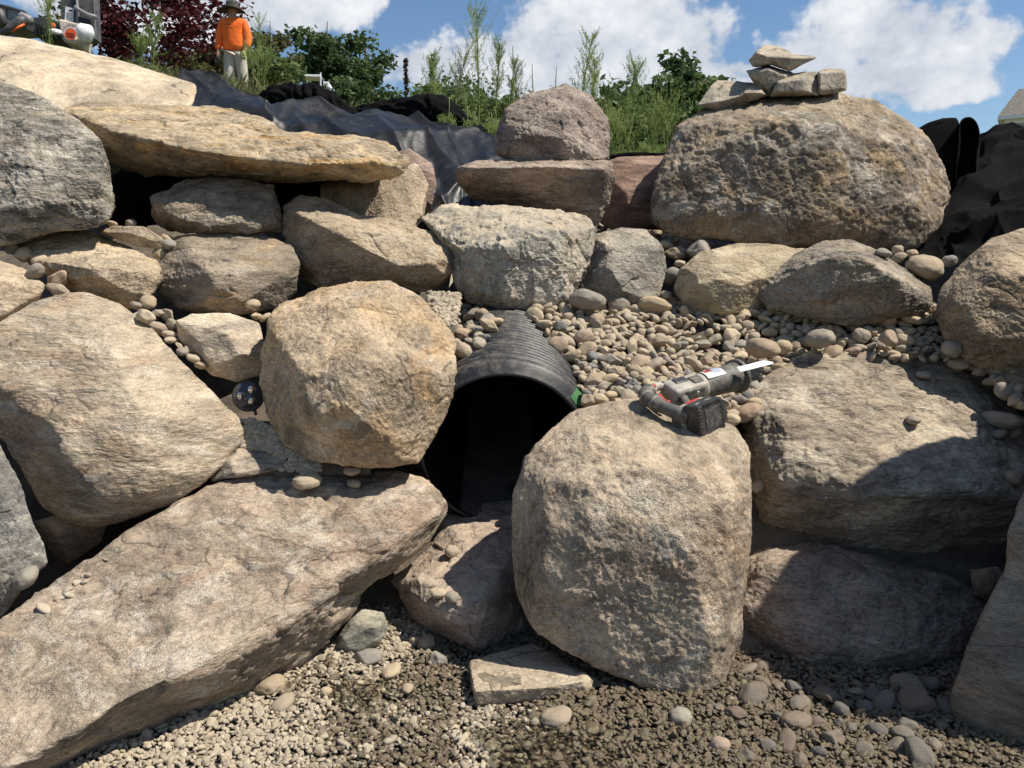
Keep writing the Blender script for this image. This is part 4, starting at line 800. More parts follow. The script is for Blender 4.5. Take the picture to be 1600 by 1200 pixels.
# ------------------------------------------------------------------ gravel (instanced)
pc = bpy.data.collections.new('pebble_shapes')
for i, (fl, el, an) in enumerate([(.6, 1.2, 0), (.5, 1.4, 1), (.7, 1.1, 0), (.42, 1.3, 1), (.55, 1.6, 0), (.65, 1.25, 1), (.5, 1.15, 0)]):
    me = pebble_mesh('pebble_shape_%d' % i, 2, fl, el, 500 + i, an); me.materials.append(PEB); o = bpy.data.objects.new('pebble_shape', me); pc.objects.link(o)
def scatter_group():
    ng = bpy.data.node_groups.new('scatter', 'GeometryNodeTree')
    ng.interface.new_socket('Geometry', in_out='INPUT', socket_type='NodeSocketGeometry'); ng.interface.new_socket('Geometry', in_out='OUTPUT', socket_type='NodeSocketGeometry')
    N = ng.nodes; L = ng.links; gi = N.new('NodeGroupInput'); go = N.new('NodeGroupOutput'); ip = N.new('GeometryNodeInstanceOnPoints'); ci = N.new('GeometryNodeCollectionInfo')
    ci.inputs['Collection'].default_value = pc; ci.inputs['Separate Children'].default_value = True; ci.inputs['Reset Children'].default_value = True
    mp = N.new('GeometryNodeMeshToPoints'); L.new(gi.outputs[0], mp.inputs['Mesh']); L.new(mp.outputs[0], ip.inputs['Points']); L.new(ci.outputs[0], ip.inputs['Instance']); ip.inputs['Pick Instance'].default_value = True
    def attr(nm, ty):
        a = N.new('GeometryNodeInputNamedAttribute'); a.data_type = ty; a.inputs[0].default_value = nm; return a.outputs[0]
    e2r = N.new('FunctionNodeEulerToRotation'); L.new(attr('rot', 'FLOAT_VECTOR'), e2r.inputs[0]); L.new(e2r.outputs[0], ip.inputs['Rotation'])
    L.new(attr('scl', 'FLOAT'), ip.inputs['Scale']); L.new(attr('pick', 'INT'), ip.inputs['Instance Index']); L.new(ip.outputs[0], go.inputs[0]); return ng
SCAT = scatter_group()
def gravel(name, pts, rad, label):
    n = len(pts); me = bpy.data.meshes.new(name); me.vertices.add(n); me.vertices.foreach_set('co', np.asarray(pts, np.float32).ravel())
    a = me.attributes.new('rot', 'FLOAT_VECTOR', 'POINT'); rot = np.stack([rng.normal(size=n) * .45, rng.normal(size=n) * .45, rng.uniform(0, 6.28, n)], 1).astype(np.float32); a.data.foreach_set('vector', rot.ravel())
    a = me.attributes.new('scl', 'FLOAT', 'POINT'); a.data.foreach_set('value', np.asarray(rad, np.float32))
    a = me.attributes.new('pick', 'INT', 'POINT'); a.data.foreach_set('value', rng.integers(0, 7, n).astype(np.int32))
    o = new_obj(name, me, PEB); tag(o, label, 'gravel', kind='stuff'); md = o.modifiers.new('scatter', 'NODES'); md.node_group = SCAT; return o
n = 64000
X = rng.uniform(-1.35, 1.25, n); Y = rng.uniform(1.38, 2.75, n); keep = (Y < 2.45 + .15 * rng.uniform(size=n))
X, Y = X[keep], Y[keep]; r = rng.gamma(6, .00062, len(X)) + .0016; r = np.where(rng.uniform(size=len(X)) < .03, r * 1.7, r)
Z = floor_z(X, Y) + rng.uniform(-.006, .006, len(X)) + np.maximum(0, Y - 2.3) * .35
gravel('floor_gravel', np.stack([X, Y, Z], 1), r, 'pale pea gravel on the basin floor, dry at left and wet towards the middle')
def patch(name, poly, d_of, n, label, r0=.0055):
    q = np.asarray(poly, float); lo, hi = q.min(0), q.max(0); s = rng.uniform(lo, hi, (n * 3, 2)); s = s[inpoly(s, poly)][:n]
    pts = []
    for a, b in s:
        loc, nor = hit(a, b); d = d_of(a, b)
        if loc is None: continue
        hd = (loc - CAM) @ FWD
        if abs(hd - d) < .4 and (name == 'slab_grit' or HIT[0].split('.')[0] in ('wedge_base', 'pocket_base', 'earth_bank', 'gravel_bench')): pts.append(loc + nor * rng.uniform(-.002, .004))
    pts = np.array(pts); print(name, len(pts)); gravel(name, pts, rng.gamma(7, r0 / 7, len(pts)) + .002, label)
patch('wedge_gravel', [(330, 640), (385, 650), (420, 665), (500, 715), (500, 735), (440, 735), (360, 705), (340, 700)], lambda x, y: 2.44 - (y - 640) / 95 * .1, 2600, 'pea gravel in the pocket below the pond light')
patch('pocket_gravel', [(670, 455), (720, 460), (745, 495), (700, 510), (670, 490)], lambda x, y: 2.86 - (y - 455) / 55 * .12, 1400, 'pea gravel in the pocket above the round tan boulder')
patch('slab_grit', [(90, 935), (150, 880), (200, 850), (170, 875), (110, 930), (60, 960)], lambda x, y: lerp(x, [60, 200], [1.97, 2.14]), 90, 'grit along the back edge of the pink slab', .006)
bk = []
for _ in range(400):
    x, y = rng.uniform((935, 345), (1110, 402))
    if len(bk) < 120 and inpoly(np.array([[x, y]]), [(938, 348), (1030, 348), (1062, 366), (1112, 388), (1100, 402), (1050, 402), (1040, 378), (1005, 356), (945, 362)])[0]:
        loc, nor = hit(x, y)
        if loc is not None and HIT[0].split('.')[0] in ('earth_bank', 'gravel_bench', 'river_gravel'): bk.append((loc + np.array([0, 0, .008]), float(rng.uniform(.015, .034))))
if bk: stuff_stones('shaded_gravel', bk, SM, 'shaded stones in the gap between the reddish and the huge boulder', 'gravel', STUFFC.mat)
# thin water standing in the gravel
wm = NT('shallow_water'); gw = wm.n('ShaderNodeNewGeometry')
wm.set(color=(.92, .9, .84), rough=.03, normal=wm.bump(wm.noise(gw.outputs['Position'], 24, 3, .5), .12, .01)); wm.b.inputs['Transmission Weight'].default_value = 1.0; wm.b.inputs['IOR'].default_value = 1.33
def puddle(cx, cy, rx, ry, sd):
    c = floor_at(cx, cy); th = np.linspace(0, 2 * math.pi, 49)[:-1]; rr = 1 + .35 * perlin(np.stack([np.cos(th) * 1.6 + sd, np.sin(th) * 1.6, th * 0], 1)) + .12 * perlin(np.stack([np.cos(th) * 5 + sd, np.sin(th) * 5, th * 0], 1))
    v = np.stack([c[0] + rx * rr * np.cos(th), c[1] + ry * rr * np.sin(th), np.full(48, .0035)], 1); v = np.concatenate([v, [[c[0], c[1], .0035]]])
    o = new_obj('shallow_water', mesh_np('shallow_water', v, np.array([(48, i, (i + 1) % 48) for i in range(48)])), wm.mat); tag(o, kind='structure')
puddle(560, 1078, .07, .06, 1.0); puddle(840, 1165, .14, .09, 4.0); puddle(1010, 1195, .12, .05, 8.0)
# ------------------------------------------------------------------ hillside, liner, fabric
turf = NT('turf'); g = turf.n('ShaderNodeNewGeometry'); ns = turf.noise(g.outputs['Position'], 2.5, 6, .7)
turf.set(color=turf.mix(turf.ramp(ns, .35, .65), (.055, .07, .022), (.13, .115, .05)), rough=1.0, normal=turf.bump(turf.noise(g.outputs['Position'], 30, 4, .7), .8, .04))
def hillz(X, Y): return np.where(Y < 4.3, bank(X, Y) - .1, hill(X, Y)) + .03 * perlin(np.stack([X * 1.3, Y * 1.3, X * 0 + 2], 1))
def polar_ground():
    us = np.linspace(-1.3, 1.3, 120); ys = np.concatenate([np.linspace(4.75, 12, 60), np.linspace(12.5, 30, 30), np.geomspace(32, 900, 24)])
    U, Y = np.meshgrid(us, ys); X = U * Y; Z = hillz(X.ravel(), Y.ravel()); v = np.stack([X.ravel(), Y.ravel(), Z], 1); nx = len(us); ny = len(ys)
    i, j = np.meshgrid(np.arange(nx - 1), np.arange(ny - 1)); a = (j * nx + i).ravel(); f = np.stack([a, a + 1, a + nx + 1, a + nx], 1)
    tag(new_obj('hillside', mesh_np('hillside', v, f), turf.mat), kind='structure')
polar_ground()
def on_hill(x, Y, dy=0.0):
    X = (x - 800) / FPX * Y / math.cos(R(PITCH)) * 1.0
    # sideways offset for a thing seen near the top of the picture: distance along the axis is a little shorter than Y
    for _ in range(3):
        z = float(hillz(np.array([X]), np.array([Y]))[0]) + dy; d = Y * FWD[1] + (z - CAMZ) * FWD[2]; X = (x - 800) / FPX * d
    return np.array([X, Y, z])

def catmull(ps, n):
    ps = [np.array(p, float) for p in ps]; m = len(ps) - 1; out = []
    for i in range(n):
        t = i / (n - 1) * m; k = min(int(t), m - 1); u = t - k; p0 = ps[max(k - 1, 0)]; p1 = ps[k]; p2 = ps[k + 1]; p3 = ps[min(k + 2, m)]
        out.append(.5 * ((2 * p1) + (-p0 + p2) * u + (2 * p0 - 5 * p1 + 4 * p2 - p3) * u * u + (-p0 + 3 * p1 - 3 * p2 + p3) * u ** 3))
    return np.array(out)
def sheet(cols, nu=160, nv=60, fold=None):
    """cols: list of columns, each a list of (x, y, d); lofted into a smooth grid"""
    C = [catmull([P(*q) for q in c], nv) for c in cols]; G = np.stack([catmull([c[j] for c in C], nu) for j in range(nv)], 0)     # nv, nu, 3
    du = np.gradient(G, axis=1); dv = np.gradient(G, axis=0); n = np.cross(du, dv); n /= np.linalg.norm(n, axis=2, keepdims=True) + 1e-9
    n = np.where(((CAM - G) * n).sum(2, keepdims=True) < 0, -n, n)
    if fold is not None: G = G + n * fold(G.reshape(-1, 3), np.linspace(0, 1, nu)[None].repeat(nv, 0).ravel(), np.linspace(0, 1, nv)[:, None].repeat(nu, 1).ravel()).reshape(nv, nu, 1)
    i, j = np.meshgrid(np.arange(nu - 1), np.arange(nv - 1)); a = (j * nu + i).ravel()
    return G.reshape(-1, 3), np.stack([a, a + 1, a + nu + 1, a + nu], 1)
lin = NT('rubber_liner'); gl = lin.n('ShaderNodeNewGeometry'); dl = lin.noise(gl.outputs['Position'], 14, 8, .72, .6)
lin.set(color=lin.mix(lin.math('MULTIPLY', lin.ramp(dl, .5, .75), .3), (.009, .009, .0092), (.13, .118, .1)), rough=lin.math('ADD', .30, lin.math('MULTIPLY', dl, .25)), normal=lin.bump(lin.noise(gl.outputs['Position'], 25, 4, .6), .3, .01), spec=.4)
fel = NT('geotextile'); gf = fel.n('ShaderNodeNewGeometry'); df = fel.noise(gf.outputs['Position'], 18, 6, .7)
fel.set(color=fel.mix(fel.ramp(df, .35, .7), (.0035, .0034, .0034), (.008, .0077, .0073)), rough=1.0, normal=fel.bump(fel.noise(gf.outputs['Position'], 240, 3, .7), .7, .004), spec=.1)  # blacker than the felt itself: the shade over it is put into the colour
def folds(amp, fu, fv, sd, fine=.25):
    def fn(p, u, v):
        a = np.stack([u * fu + .8 * v, v * fv, u * 0 + sd], 1); w = a + .35 * np.stack([fbm(a * 1.1, 2), fbm(a * 1.1 + 5, 2), u * 0], 1)
        r = 1 - 2 * np.abs(perlin(w)); r2 = 1 - 2 * np.abs(perlin(w * 2.3 + 7)); return amp * (np.sign(r) * np.abs(r) ** 1.4 + fine * 1.4 * r2 + .5 * perlin(a * .6 + 3))
    return fn
def crease(sd):
    def fn(p, u, v):
        h = 0
        for fu, fv, sk, am in ((4.5, .9, 1.4, .07), (9, 1.3, -1.8, .03), (17, 2.0, 2.2, .009)):
            a = np.stack([u * fu + sk * v, v * fv, u * 0 + sd * fu], 1); w = a + .3 * np.stack([fbm(a, 2), fbm(a + 5, 2), u * 0], 1); n = np.abs(perlin(w))
            h = h + am * (1 - 2.4 * n ** .75) * (1 - .6 * np.clip((u - .65) / .3, 0, 1))
        return h
    return fn
o = part('pond_liner', *sheet([[(250, 172, 4.7), (258, 185, 4.5), (255, 250, 4.3)], [(268, 150, 4.9), (272, 170, 4.5), (270, 260, 4.3)], [(300, 127, 5.1), (296, 160, 4.6), (290, 270, 4.3)], [(345, 130, 5.1), (345, 165, 4.55), (340, 280, 4.2)], [(405, 152, 5.1), (405, 185, 4.5), (400, 280, 4.2)],
     [(450, 165, 5.1), (452, 200, 4.5), (450, 290, 4.15)], [(520, 178, 5.0), (520, 210, 4.45), (520, 300, 4.1)], [(590, 188, 5.0), (590, 218, 4.4), (595, 320, 4.0)], [(650, 196, 4.9), (650, 232, 4.3), (655, 335, 3.9)], [(705, 206, 4.8), (698, 248, 4.2), (690, 345, 3.85)], [(748, 214, 4.7), (735, 262, 4.2), (715, 350, 3.85)], [(782, 226, 4.6), (775, 270, 4.2), (750, 350, 3.9)], [(800, 245, 4.5), (800, 290, 4.2), (790, 350, 3.95)]],
     220, 90, crease(1.0)), lin.mat)
tag(o, 'shiny black rubber pond liner draped behind the ochre ledge', 'liner')
def roll(spine, rad, nf, amp, sd, name, label, mat=fel.mat, nv=44, squash=1.0):
    S = catmull([P(x, y, d) for x, y, d in spine], 90); Rr = np.interp(np.linspace(0, 1, 90), np.linspace(0, 1, len(rad)), rad); v = []
    for i in range(90):
        t = S[min(i + 1, 89)] - S[max(i - 1, 0)]; t /= np.linalg.norm(t); a = np.array([0, 0, 1.0]); a = a - t * (a @ t); a /= np.linalg.norm(a); b = np.cross(t, a)
        th = np.linspace(0, 2 * math.pi, nv, endpoint=False); k = np.stack([np.cos(th) * 1.1 + i * .05, np.sin(th) * 1.1 + sd, np.full(nv, i * .07)], 1)
        rr = Rr[i] * (1 + amp * (1 - 2 * np.abs(perlin(k * 1.3))) + amp * .6 * perlin(k * 3)); v.append(S[i] + rr[:, None] * (np.cos(th)[:, None] * a * squash + np.sin(th)[:, None] * b))
    v = np.concatenate(v); f = [(i * nv + k, i * nv + (k + 1) % nv, (i + 1) * nv + (k + 1) % nv, (i + 1) * nv + k) for i in range(89) for k in range(nv)]
    o = part(name, v, np.array(f), mat); tag(o, label, 'fabric'); return o
roll([(405, 165, 5.4), (430, 158, 5.35), (470, 155, 5.35), (505, 162, 5.3), (540, 182, 5.25), (575, 192, 5.2)], [.04, .08, .09, .085, .06, .04], 0, .28, 2.0, 'fabric_fold', 'dull black felt fabric bunched up behind the liner, left heap')
roll([(545, 180, 5.3), (590, 178, 5.2), (640, 175, 5.1), (680, 175, 5.05), (705, 190, 5.0), (745, 210, 4.95), (775, 225, 4.9)], [.03, .06, .075, .09, .08, .05, .03], 0, .3, 5.0, 'fabric_fold', 'dull black felt fabric bunched up behind the liner, right heap')
roll([(740, 225, 4.7), (762, 228, 4.75), (785, 240, 4.8)], [.02, .035, .02], 0, .3, 8.0, 'fabric_fold', 'small black felt curl beside the upright boulder')
roll([(950, 246, 4.4), (990, 243, 4.4), (1040, 243, 4.4)], [.012, .016, .012], 0, .2, 11.0, 'fabric_fold', 'thin black fabric edge behind the reddish shaded boulder')
# right-hand fabric: a folded-over flap and heaps beside the huge boulder
def flap(prof, d0, d1, name, label, thick=.012, wob=.02):
    """profile of pixels (an arch) carried back from d0 to d1"""
    pr = catmull([P(x, y, d0) for x, y in prof], 60); n = 24; back = (P(1490, 240, d1) - P(1490, 240, d0)); v = []
    for j in range(n):
        q = pr + back * (j / (n - 1)); q = q + wob * np.stack([perlin(q * 6 + 3), perlin(q * 6 + 9), perlin(q * 6 + 17)], 1) * np.array([1, .4, .5]); v.append(q)
    outer = np.array(v); c = pr.mean(0); inn = outer + (c - outer) * (thick / np.linalg.norm(c - outer, axis=2, keepdims=True)) 
    V = np.concatenate([outer.reshape(-1, 3), inn.reshape(-1, 3)]); m = 60; F = []; o = n * m
    for j in range(n - 1):
        for k in range(m - 1):
            a = j * m + k; F.append((a, a + 1, a + m + 1, a + m)); F.append((o + a, o + a + m, o + a + m + 1, o + a + 1))
    for k in range(m - 1): F.append((k, o + k, o + k + 1, k + 1)); a = (n - 1) * m + k; F.append((a, a + 1, o + a + 1, o + a))
    for j in range(n - 1): a = j * m; F.append((a, a + m, o + a + m, o + a)); a = j * m + m - 1; F.append((a, o + a, o + a + m, a + m))
    cb = len(V); V = np.concatenate([V, outer[n - 1].mean(0)[None]]); F += [(cb, (n - 1) * m + k, (n - 1) * m + k + 1, (n - 1) * m + k + 1) for k in range(m - 1)] 
    F = tri_quads(F); ob = part(name, V, np.array(F), fel.mat); tag(ob, label, 'fabric'); return ob
flap([(1488, 330), (1494, 260), (1497, 215), (1500, 190), (1512, 183), (1524, 190), (1530, 210), (1529, 250), (1524, 300), (1520, 330)], 3.85, 3.98, 'fabric_flap', 'upright folded black felt flap with open end right of the huge boulder', wob=.012)
fb = prism([P(x, y, 3.9) for x, y in ((1425, 350), (1432, 240), (1440, 203), (1452, 190), (1475, 184), (1498, 182), (1502, 200), (1500, 260), (1498, 350))], FWD * .4); bmesh.ops.recalc_face_normals(fb, faces=fb.faces); bevel(fb, .02, 2); bmesh.ops.subdivide_edges(fb, edges=fb.edges[:], cuts=3, use_grid_fill=True)
for v_ in fb.verts: q_ = np.array([v_.co]) * 5; v_.co += Vector((.02 * perlin(q_)[0], .02 * perlin(q_ + 7)[0], .012 * perlin(q_ + 13)[0]))
tag(bm_part('fabric_flap', fb, fel.mat, None, True), 'black felt fold rising against the sky behind the huge boulder', 'fabric')
roll([(1510, 250, 4.3), (1560, 240, 4.2), (1620, 232, 4.1), (1720, 225, 4.0)], [.09, .10, .11, .12], 0, .12, 14.0, 'fabric_fold', 'top black felt fold at the right edge below the house')
def drape(sd, amp):
    def fn(p, u, v):
        h = 0
        for fu, fv, am in ((1.2, 3.2, 1.0), (2.6, 6.0, .4), (5, 11, .13)):
            a = np.stack([u * fu, v * fv + .9 * u, u * 0 + sd * fu], 1); w = a + .25 * np.stack([fbm(a, 2), fbm(a + 5, 2), u * 0], 1); h = h + am * (1 - 2.2 * np.abs(perlin(w)) ** .8)
        return amp * h
    return fn
tag(part('fabric_drape', *sheet([[(1440, 330, 4.1), (1438, 370, 3.8), (1435, 420, 3.55)], [(1490, 270, 4.25), (1485, 340, 3.8), (1475, 425, 3.45)], [(1525, 232, 4.3), (1522, 320, 3.75), (1515, 425, 3.35)], [(1560, 222, 4.25), (1560, 310, 3.7), (1560, 420, 3.25)], [(1620, 218, 4.2), (1620, 300, 3.6), (1620, 410, 3.2)], [(1740, 212, 4.1), (1740, 300, 3.5), (1740, 400, 3.1)]], 150, 120, drape(3.0, .075)), fel.mat), 'black felt sheet draped in heavy folds at the right edge below the house', 'fabric')
roll([(170, 330, 3.7), (250, 300, 3.7), (400, 300, 3.75), (560, 300, 3.8)], [.1, .12, .12, .12], 0, .25, 29.0, 'fabric_fold', 'black felt fold in the dark hollow under the ochre ledge')

# ------------------------------------------------------------------ vegetation
def leaf_mat(name, c1, c2, trans=.35, scale=6.0):
    m = NT(name); g = m.n('ShaderNodeNewGeometry'); n = m.noise(g.outputs['Position'], scale, 3, .6)
    n2 = m.math('ADD', m.math('MULTIPLY', n, .7), m.math('MULTIPLY', g.outputs['Random Per Island'], .3))
    c = m.mix(m.ramp(n2, .3, .7), c1, c2); m.set(color=c, rough=.6, spec=.3)
    tr = m.n('ShaderNodeBsdfTranslucent'); m.put(tr.inputs[0], c); mx = m.n('ShaderNodeMixShader'); mx.inputs[0].default_value = trans
    out = m.N['Material Output']; m.L.new(m.b.outputs[0], mx.inputs[1]); m.L.new(tr.outputs[0], mx.inputs[2]); m.L.new(mx.outputs[0], out.inputs[0]); return m.mat
def leaves(cent, size, updown=.3, jit=.4, seed=1, long=1.7, wid=1.0):
    r = np.random.default_rng(seed); n = len(cent); a = r.normal(size=(n, 3)); a[:, 2] *= updown + .3; a /= np.linalg.norm(a, axis=1, keepdims=True)
    b = np.cross(a, r.normal(size=(n, 3))); b /= np.linalg.norm(b, axis=1, keepdims=True); s = size * r.uniform(1 - jit, 1 + jit, (n, 1)); c = np.cross(a, b)
    v = np.stack([cent - a * s * long / 2, cent + b * s * .5 * wid + c * s * .12, cent + a * s * long / 2, cent - b * s * .5 * wid + c * s * .12], 1).reshape(-1, 3)
    i = np.arange(n)[:, None] * 4; return v, i + np.array([[0, 1, 2, 3]])
bark = simple_mat('bark', (.11, .085, .06), .95, vscale=20, bump=.6, bscale=30, bdist=.02)
def limbs(base, h, w, nb, seed, r0):
    r = np.random.default_rng(seed); out = [tube([base, base + np.array([.02 * w, 0, h * .35]), base + np.array([-.03 * w, 0, h * .7]), base + np.array([0, 0, h * .95])], [r0, r0 * .75, r0 * .45, r0 * .12], 8)]; tips = []
    for i in range(nb):
        z = h * r.uniform(.18, .75); a = r.uniform(0, 6.28); ln = w * r.uniform(.3, .52) * (1.15 - z / h * .6); s = base + np.array([0, 0, z]); e = s + np.array([math.cos(a) * ln, math.sin(a) * ln, ln * r.uniform(.4, .9)])
        m = (s + e) / 2 + np.array([0, 0, ln * .08]); out.append(tube([s, m, e], [r0 * .4, r0 * .25, r0 * .08], 6)); tips += [m, e, (m + e) / 2]
    return [(v, tri_quads(f)) for v, f in out], tips
def tree(name, label, base, h, w, mat, nl, ls, seed, nclump=40, clump=.16, low=.25, group=None, dens=1.0, r0=None, cat='tree', flat=1.0):
    r = np.random.default_rng(seed); t = empty(name, base, label=label, cat=cat, group=group); base = np.array(base, float); r0 = r0 or h * .022
    lm, tips = limbs(base, h, w, 14, seed, r0); part('trunk', *merge(lm), bark, t)
    cs = list(tips)
    while len(cs) < nclump:
        q = r.normal(size=3); q /= np.linalg.norm(q); q *= r.uniform(.45, 1) ** .5; z = low + (1 - low) * (q[2] * .5 + .5); rr = w * .5 * (1 - abs(z - (low + .42)) ** 1.6 * .9) * flat; cs.append(base + np.array([q[0] * rr, q[1] * rr, z * h]))
    cs = np.array(cs); k = r.integers(0, len(cs), nl); sc = np.array([1, 1, .75]) * clump * w; cen = cs[k] + np.clip(r.normal(size=(nl, 3)), -1.9, 1.9) * .5 * sc * r.uniform(.6, 1.3, (len(cs), 1))[k]
    part('crown', *leaves(cen, ls, seed=seed), mat, t, smooth=False); return t
lm_dark = leaf_mat('leaf_dark', (.045, .078, .026), (.105, .155, .055)); lm_mid = leaf_mat('leaf_mid', (.065, .105, .028), (.15, .19, .06)); lm_olive = leaf_mat('leaf_olive', (.075, .085, .03), (.15, .13, .055)); lm_red = leaf_mat('leaf_red', (.035, .006, .008), (.11, .018, .02), .3); lm_weed = leaf_mat('leaf_weed', (.19, .26, .065), (.36, .42, .15), .45, 9); lm_pale = leaf_mat('leaf_pale', (.2, .25, .11), (.34, .36, .2), .4, 9)
def tpx(x, ytop, Y):
    b = on_hill(x, Y); top = PY(x, ytop, Y); return b, (top[2] - b[2]) * 1.1
b, h = tpx(240, -35, 17); tree('maple_tree', 'dark red-leaved maple between the machine and the worker', b, h, 3.6, lm_red, 4800, .07, 11, nclump=95, clump=.09, low=.12, r0=.05)
b, h = tpx(175, 10, 17.5); tree('maple_shrub', 'small dark red maple shrub right behind the machine', b, h, 1.3, lm_red, 2400, .085, 12, nclump=30, clump=.2, low=.1, r0=.03, cat='shrub')
b, h = tpx(432, 42, 34); tree('poplar_tree', 'thin olive-green tree just right of the worker', b, h, 2.6, lm_olive, 4200, .13, 21, nclump=40, clump=.17, low=.1)
b, h = tpx(398, 62, 33); tree('poplar_tree', 'low olive-green tree directly behind the worker', b, h, 2.0, lm_olive, 2600, .13, 22, nclump=30, clump=.2, low=.05)
b, h = tpx(520, 44, 40); tree('oak_tree', 'tallest dark green tree behind the white camera post', b, h, 4.6, lm_dark, 8000, .17, 23, nclump=55, clump=.15, low=.15)
b, h = tpx(578, 66, 42); tree('oak_tree', 'sparser dark green tree at the right of the tallest one', b, h, 2.9, lm_dark, 3600, .17, 24, nclump=30, clump=.17, low=.15)
b, h = tpx(470, 95, 36); tree('oak_tree', 'low dark green tree left behind the camera post', b, h, 2.4, lm_dark, 3600, .16, 25, nclump=30, clump=.22, low=.0)
SH = [(300, 78, 22, 1.5, 'bush below the red maple'), (338, 88, 21, 1.3, 'bush left of the worker\'s legs'), (420, 88, 22, 1.6, 'bush right of the worker\'s legs'), (372, 96, 22, 1.3, 'low bush behind the worker\'s legs'), (550, 122, 28, 1.7, 'bush below the tallest tree'), (605, 134, 30, 2.2, 'bush left of the dead stick'), (655, 132, 28, 2.0, 'bush right of the dead stick'), (715, 118, 32, 2.6, 'bush under the tall weeds, higher one'), (765, 134, 28, 1.9, 'bush left of the upright boulder'), (690, 150, 22, 1.5, 'lighter bush in front of the others'), (830, 148, 30, 2.4, 'bush behind the upright boulder peak')]
for i, (x, y, Y, w, lb) in enumerate(SH):
    b, h = tpx(x, y, Y); tree('bush', ('green ' if i < 4 else 'dark green ') + lb, b, max(h, 1.0), w, [lm_mid, lm_olive, lm_mid, lm_mid, lm_dark, lm_dark, lm_mid, lm_dark, lm_mid, lm_mid, lm_dark][i], 1900, .11, 40 + i, nclump=28, clump=.24, low=.0, cat='bush', group='bushes along the hill crest', r0=.03)
FT = [(935, 150, 62, 7, 'leftmost, beside the upright boulder'), (975, 128, 66, 8, 'second from the left'), (1020, 120, 64, 8, 'highest in the middle'), (1062, 118, 66, 7, 'second from the right'), (1092, 128, 62, 6, 'rightmost, beside the cairn'), (1130, 165, 60, 8, 'low behind the left shoulder of the huge boulder'), (905, 165, 70, 6, 'low, left of the group')]
for i, (x, y, Y, w, lb) in enumerate(FT):
    b, h = tpx(x, y, Y); b[2] -= 6; tree('far_tree', 'far dark green tree of the wood, ' + lb, b, h + 6, w, lm_dark if i % 2 else lm_mid if i == 4 else lm_dark, 9000, .42, 60 + i, nclump=60, clump=.2, low=.1, group='trees of the far wood')
# grass over the crest
def grass():
    r = np.random.default_rng(5); n = 42000; u = r.uniform(-.75, .35, n); Y = 5.0 + 12 * r.uniform(size=n) ** 1.3; X = u * Y; Z = hillz(X, Y); h = r.uniform(.04, .12, n) * (1 + .8 * (r.uniform(size=n) < .12)); w = .0055 * (1 + Y * .09)
    a = r.uniform(0, 6.28, n); d = np.stack([np.cos(a), np.sin(a), a * 0], 1); b = np.stack([X, Y, Z - .01], 1); ln = r.normal(size=(n, 3)) * .45; ln[:, 2] = 0
    v = np.stack([b - d * w[:, None], b + d * w[:, None], b + np.array([0, 0, .6]) * h[:, None] + ln * h[:, None] * .4 + d * w[:, None] * .7, b + np.array([0, 0, 1.0]) * h[:, None] + ln * h[:, None]], 1).reshape(-1, 3)
    i = np.arange(n)[:, None] * 4; f = i + np.array([[0, 1, 2, 3]]); o = new_obj('grass', mesh_np('grass', v, f, False), leaf_mat('leaf_grass', (.075, .095, .03), (.19, .18, .075), .3, 1.2)); tag(o, 'short green and straw grass on the hill crest', 'grass', kind='stuff')
grass()
# tall weeds, each a plant
def weed(x, ytop, Y, label, style='plume', lean=0.0, mat=None, seed=0, w=.13, ybase=None):
    r = np.random.default_rng(900 + seed); b = on_hill(x, Y); top = PY(x + lean, ytop, Y); t = empty('tall_weed', b, label=label, cat='weed', group='weeds on the bank'); H = top - b; h = H[2]
    path = [b + H * s + np.array([math.sin(s * 5 + seed) * .012, 0, 0]) for s in np.linspace(0, 1, 8)]; stem = simple_green if style != 'dead' else dead_m
    tube_part('stem', path, [.007 * (1 - .8 * s) + .0012 for s in np.linspace(0, 1, 8)], stem, t, 6)
    if style == 'dead':
        n = 260; s = r.uniform(.55, 1, n); c = np.array([np.array([np.interp(q, np.linspace(0, 1, 8), [p[k] for p in path]) for k in range(3)]) for q in s]) + r.normal(size=(n, 3)) * .008; part('seed_head', *leaves(c, .016, seed=seed), dead_m, t, smooth=False); return
    C = []
    n = int((1300 if style == 'leafy' else 260) * h / .8); s = r.uniform(.05, .72, n); P0 = np.stack([np.interp(s, np.linspace(0, 1, 8), [p[k] for p in path]) for k in range(3)], 1); a = r.uniform(0, 6.28, n); rad = w * .45 * r.uniform(.2, 1, n) * (1.15 - s)
    C.append(P0 + np.stack([np.cos(a) * rad, np.sin(a) * rad, rad * r.uniform(.0, .7, n)], 1))
    if style == 'plume':
        for i in range(44):
            s0 = r.uniform(.5, .97); p0 = np.array([np.interp(s0, np.linspace(0, 1, 8), [p[k] for p in path]) for k in range(3)]); a = r.uniform(0, 6.28); ln = w * r.uniform(.5, 1.1) * (1.3 - s0) * 1.9; u = np.linspace(.1, 1, 20)[:, None]
            C.append(p0 + u * np.array([math.cos(a) * .55, math.sin(a) * .55, .9]) * ln + r.normal(size=(20, 3)) * .004)
    c = np.concatenate(C); part('foliage', *leaves(c, .011 if style == 'plume' else .016, updown=2.0, seed=seed, long=3.6, wid=.34), mat or lm_weed, t, smooth=False)
simple_green = simple_mat('weed_stem', (.12, .15, .05), .8); dead_m = simple_mat('dead_stem', (.085, .05, .035), .95, var=.4)
